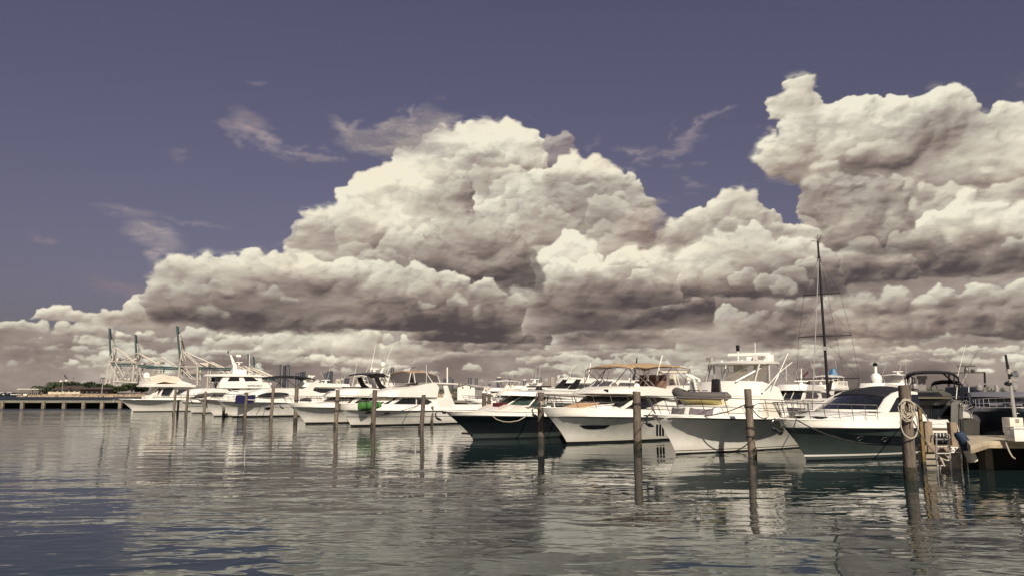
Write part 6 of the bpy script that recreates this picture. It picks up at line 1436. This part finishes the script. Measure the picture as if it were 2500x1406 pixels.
mrope(pt(7,.5),B6.M@B6.hp(.3,.9,-1)+B6.O,.2,'dark rope from the dark-roped pile to the black-arch cruiser hull')
mrope(pt(13,.4),B9.M@B9.hp(.3,.15,-1,.05)+B9.O,.2,'thin rope from the far-end pile to the far yacht waterline')
mrope(at(2455,1078,23.9),at(2478,1118,23.6),.12,'white rope hanging off the dock edge into the water',ROPE)
# power pedestal, dock box, lamp and camera pole on the dock
def dockstuff():
    p=on_water(2476,1068,1.02); r=empty('power_cabinet',(p.x,p.y,1.02),R(8),'cream electrical cabinet with two vents standing on the dock','cabinet'); k=p.y/F_PX
    MB().box((0,0,33*k/2+.2),(36*k,.35,36*k)).build('body',CREAM,r,bevel=.02)
    for z in (.30,.12+.0): MB().box((.02,-.185,33*k*.5+.2+(z-.2)*1.6),(9*k,.03,8*k)).build('vent',mat('vent_grey',(.30,.27,.23),.7),r)
    p=on_water(2492,1079,1.02); r=empty('dock_box',(p.x+.25,p.y+.35,1.02),0,'white lidded dock box at the dock edge','dock box'); MB().box((0,0,.21),(.72,.5,.38)).build('box',WHITE,r,bevel=.02); MB().box((0,0,.46),(.76,.55,.06)).build('lid',WHITE,r,bevel=.02)
    Y=29.; a=at(2477,1010,Y); t=at(2455,865,Y); r=empty('camera_pole',(a.x,Y,1.0),0,'leaning steel pole carrying floodlight and cameras behind the cream cabinet','pole')
    A2=a-Vector((a.x,Y,1.0)); T=t-Vector((a.x,Y,1.0)); J=at(2465,925,Y)-Vector((a.x,Y,1.0)); MB().tube([Vector((0.02,0,0)),A2,J],.075,8,r2=.06).build('pole',ALU,r); MB().tube([J,T],.045,7).build('antenna',DARKM,r)
    g=lambda u,v:at(u,v,Y)-Vector((a.x,Y,1.0))
    mb=MB(); mb.box(g(2473,913),(.22,.25,.16)); mb.tube([g(2465,918),g(2473,916)],.03); mb.lathe([(.03,-.05),(.12,0),(.13,.06)],g(2478,912),10,axis='X'); mb.build('floodlight',mat('flood_grey',(.12,.13,.13),.4),r)
    MB().tube([g(2467,926),g(2484,930)],.035,6).build('camera',ALU,r); MB().lathe([(.02,-.1),(.13,-.06),(.13,.03),(.04,.08)],g(2461,935),10).build('dome_camera',DARKM,r)
    MB().box(g(2463,906),(.14,.14,.20)).build('junction_box',ALU,r); MB().tube([g(2459,889),g(2461,900)],.055,8).build('sensor',DARKM,r)
dockstuff()
# ------------------------------------------------------------------ darker yachts at the right-hand end, their shade put into the gelcoat colours
Yc=39.0; RD=Vector((.51,.86,0)); p=at(2280,957,Yc); th=-120.0
X_=Vector((math.cos(R(th)),math.sin(R(th)),0)); O_=Vector((p.x,Yc,0))-X_*13.0
b=Boat('flybridge_cruiser','shade-painted taupe flybridge cruiser seen from its stern, black bimini above a big dark saloon door',None,th,13.0,2.1,1.6,1.3,.8,rub=.85,O=O_,hull=TAUPE_SHADE,top=TAUPE_SHADE,flare=1.3,entry=.6)
C1=b
def xp(pts,Y,depth,name,m,par=None,bevel=.03):
    """solid whose face towards the viewer is traced at depth Y and which runs back by depth"""
    q=[b.Mi@(at(u,v,Y)-b.O) for u,v in pts]; return MB().prism(q,b.Mi@(RD*depth)).build(name,m,par or b.root,bevel=bevel)
xp([(2196,1060),(2198,978),(2214,962),(2318,962),(2328,976),(2350,980),(2353,1060)],Yc,5.5,'saloon',TAUPE_SHADE)
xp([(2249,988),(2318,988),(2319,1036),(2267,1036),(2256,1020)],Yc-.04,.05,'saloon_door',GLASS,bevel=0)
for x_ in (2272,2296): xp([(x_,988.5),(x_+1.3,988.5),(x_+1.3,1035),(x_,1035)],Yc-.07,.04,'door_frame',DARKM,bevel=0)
xp([(2203,968),(2205,957),(2216,952.5),(2300,952),(2320,960),(2326,968)],Yc-.6,5.0,'flybridge',TAUPE_SHADE)
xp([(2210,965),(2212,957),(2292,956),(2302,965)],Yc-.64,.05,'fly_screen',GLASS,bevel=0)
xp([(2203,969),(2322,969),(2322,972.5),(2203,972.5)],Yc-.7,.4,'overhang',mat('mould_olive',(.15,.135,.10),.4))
xp([(2320,1062),(2322,984),(2334,978),(2346,980),(2350,1000),(2351,1062)],Yc-.9,.8,'quarter_panel',mat('taupe_shade_light',(.14,.135,.12),.35,var=.1,vscale=1))  # paler tone of the same painted-in shade
top=[]
MBc=MB(); pr=[(2211,922),(2212,915),(2217,910),(2231,906),(2260,904),(2290,904),(2318,906),(2331,911),(2338,918),(2341,927)]
A_=[b.Mi@(at(u,v,Yc-.8)-b.O) for u,v in pr]; B_=[q+b.Mi@(RD*3.0) for q in A_]
nn=[q-Vector((0,0,.10 if 1<i<8 else .03)) for i,q in enumerate(A_)]; bb_=[q-Vector((0,0,.10)) for q in B_]
MBc.grid([A_,B_]); MBc.grid([nn,bb_]); MBc.grid([A_,nn]); MBc.grid([B_,bb_]); MBc.build('bimini',CANVB,b.root)
for P in (((2211,921),(2213,950)),((2213,913),(2229,922),(2231,952)),((2329,912),(2331,962)),((2339,920),(2346,968)),((2300,908),(2331,935))):
    for dy in (-.8,2.2): MB().tube([b.Mi@(at(u,v,Yc)+RD*dy-b.O) for u,v in P],.028,6).build('bimini_pole',DARKM,b.root)
DG=mat('dome_grey',(.28,.26,.25),.4)
def lat(u,v,dy=0): return b.Mi@(at(u,v,Yc)+RD*dy-b.O)
k=Yc/F_PX
MB().lathe([(.10,-12*k),(6*k,-9*k),(10*k,-6*k),(10.5*k,0),(8.5*k,5*k),(4*k,9*k),(.01,10*k)],lat(2231,942),14).build('satellite_dome',DG,b.root)
mb=MB(); mb.box(lat(2251,921),(.5,22*k,8*k)); mb.box(lat(2248,940),(.18,.2,32*k)); mb.box(lat(2257,940),(.14,.14,32*k)); mb.build('radar_mast',DG,b.root)
pr=[(2273,942),(2280,936),(2300,933),(2325,933),(2345,937),(2352,944)]; A_=[lat(u,v,-.2) for u,v in pr]; B_=[lat(u,v,1.2)+Vector((0,0,.15)) for u,v in pr]; MB().grid([A_,B_]).grid([[q-Vector((0,0,.08)) for q in A_],[q-Vector((0,0,.08)) for q in B_]]).build('aft_awning',CANVB,b.root)
mb=MB()
for P in (((2273,942),(2276,956)),((2284,937),(2292,958)),((2351,943),(2352,978))): mb.tube([lat(u,v,-.2) for u,v in P],.02,5)
mb.build('awning_frame',DARKM,b.root)
mb=MB()
for i in range(8): a=-.5+i*.42; mb.tube([lat(2356,1000,-1.2),lat(2356+17*math.cos(a),998-22*math.sin(a),-1.2)],.017,5)
mb.tube([lat(2356+17*math.cos(a),998-22*math.sin(a),-1.2) for a in [-.5+i*.2 for i in range(16)]],.02,5)
mb.tube([lat(2344,1040,-1.2),lat(2345,985,-1.2),lat(2352,978,-1.2)],.03,6); mb.build('stern_rail',STEEL,b.root)
# white cockpit bench in front of it and tackle
p=at(2298,1045,27.6); r=empty('cockpit_bench',(p.x,27.6,0),R(-4),'white moulded transom bench with slatted front between the square posts','bench')
k=27.6/F_PX; MB().box((0,.3,at(0,1040,27.6).z),(48*k,.55,.14)).build('seat',WHITE,r,bevel=.04); MB().box((0,.35,at(0,1049,27.6).z),(44*k,.4,.20)).build('base',CREAM,r,bevel=.03)
MB().box((0,.5,at(0,1070,27.6).z-.2),(40*k,.25,38*k)).build('transom',INTER,r)
mb=MB()
for i in range(5): mb.box((-15*k+i*8*k,.16,at(0,1060,27.6).z),(1.6*k,.04,12*k))
mb.tube([(-17*k,.14,at(0,1055,27.6).z),(17*k,.14,at(0,1055,27.6).z)],.018); mb.build('railing',WHITE,r)
for x in (-9,4): MB().lathe([(.05,-.16),(.15,-.12),(.16,.1),(.05,.16)],(x*k,.1,at(0,1075,27.6).z),12,axis='X').build('winch',BLACKP,r)
def dark_yacht(u,Y,L,ang,label,style,hull,**k): return yacht(u,Y,L,ang,label,style,hull=hull,group='dark yachts at the end berths',**k)
dark_yacht(2340,52,13,55,'black-topped sport yacht with black satellite dome behind the shade-painted taupe cruiser',['cabin','arch','darkarch','blackdome','domes','radar'],TAUPE_SHADE)
dark_yacht(2362,68,12,60,'open boat with bright white gunwale beyond the black-domed yacht',['open','top_black'],WHITE)
b=Boat('motor_yacht','shade-painted slate blue-grey motor yacht with wide black windscreen and twin grey domes',None,62,13.0,2.15,1.7,1.4,1.9,rub=.85,O=(31.0,46.0,0),hull=SLATE_SHADE,top=SLATE_SHADE,flare=1.5,group='dark yachts at the end berths')
C3=b
sl_=mat('slate_shade_light',(.15,.15,.17),.4,var=.1,vscale=2)  # lighter step of the shade painted into this yacht
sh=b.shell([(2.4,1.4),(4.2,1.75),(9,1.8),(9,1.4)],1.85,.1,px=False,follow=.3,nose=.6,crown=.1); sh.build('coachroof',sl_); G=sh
sh=b.shell([(4.0,1.75),(5.6,2.3),(11,2.32),(11,1.75)],1.9,.1,px=False,nose=1.0,crown=.04); sh.build('saloon',SLATE_SHADE); sh.front((4.05,1.8),(5.5,2.24),.97,px=False,mull=0); sh.pane([(5.2,1.85),(6.0,2.25),(10,2.25),(10,1.85)],px=False)
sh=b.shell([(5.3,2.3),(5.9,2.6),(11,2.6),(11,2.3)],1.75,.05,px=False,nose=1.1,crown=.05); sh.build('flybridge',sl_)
for y_ in (-1.05,1.05): MB().lathe([(.05,0),(.06,.12),(.20,.16),(.23,.35),(.2,.5),(.08,.6),(.01,.61)],(7.2,y_,2.6),12).build('satellite_dome',MATS['dome_grey'],b.root)
mb=MB(); mb.box((7.2,0,3.2),(.12,1.5,.08)); mb.lathe([(.16,2.6),(.12,3.0),(.05,3.2)],(7.2,0,0),10); mb.build('radar',MATS['dome_grey'],b.root)
for y_ in (-.6,.5):
    MB().box((3.5,y_,1.8),(.8,.75,.14)).build('deck_cushion',sl_,b.root,bevel=.04)
b.rail(.0,.5,.6,8); b.anchor()
mb=MB(); mb.box((1.5,-1.9,.9),(.5,.5,.9)); mb.tube([(.9,-2.4,.2),(.9,-2.4,1.3)],.22,10); mb.build('dark_fender',RUBB,b.root)
# small seabird far off over the marina
p=at(2208,828,300); MB().add([(0,0,0),(-.45,.1,.2),(-.75,.2,.06),(-.4,.3,.08),(.45,.1,.2),(.75,.2,.06),(.4,.3,.08),(0,-.25,.03),(0,.4,.03)],[(7,1,3,8),(1,2,3),(7,8,6,4),(4,6,5)]).build('seabird',DARKM,label='tiny dark seabird gliding in the cloud right of the mast',cat='bird',loc=p)
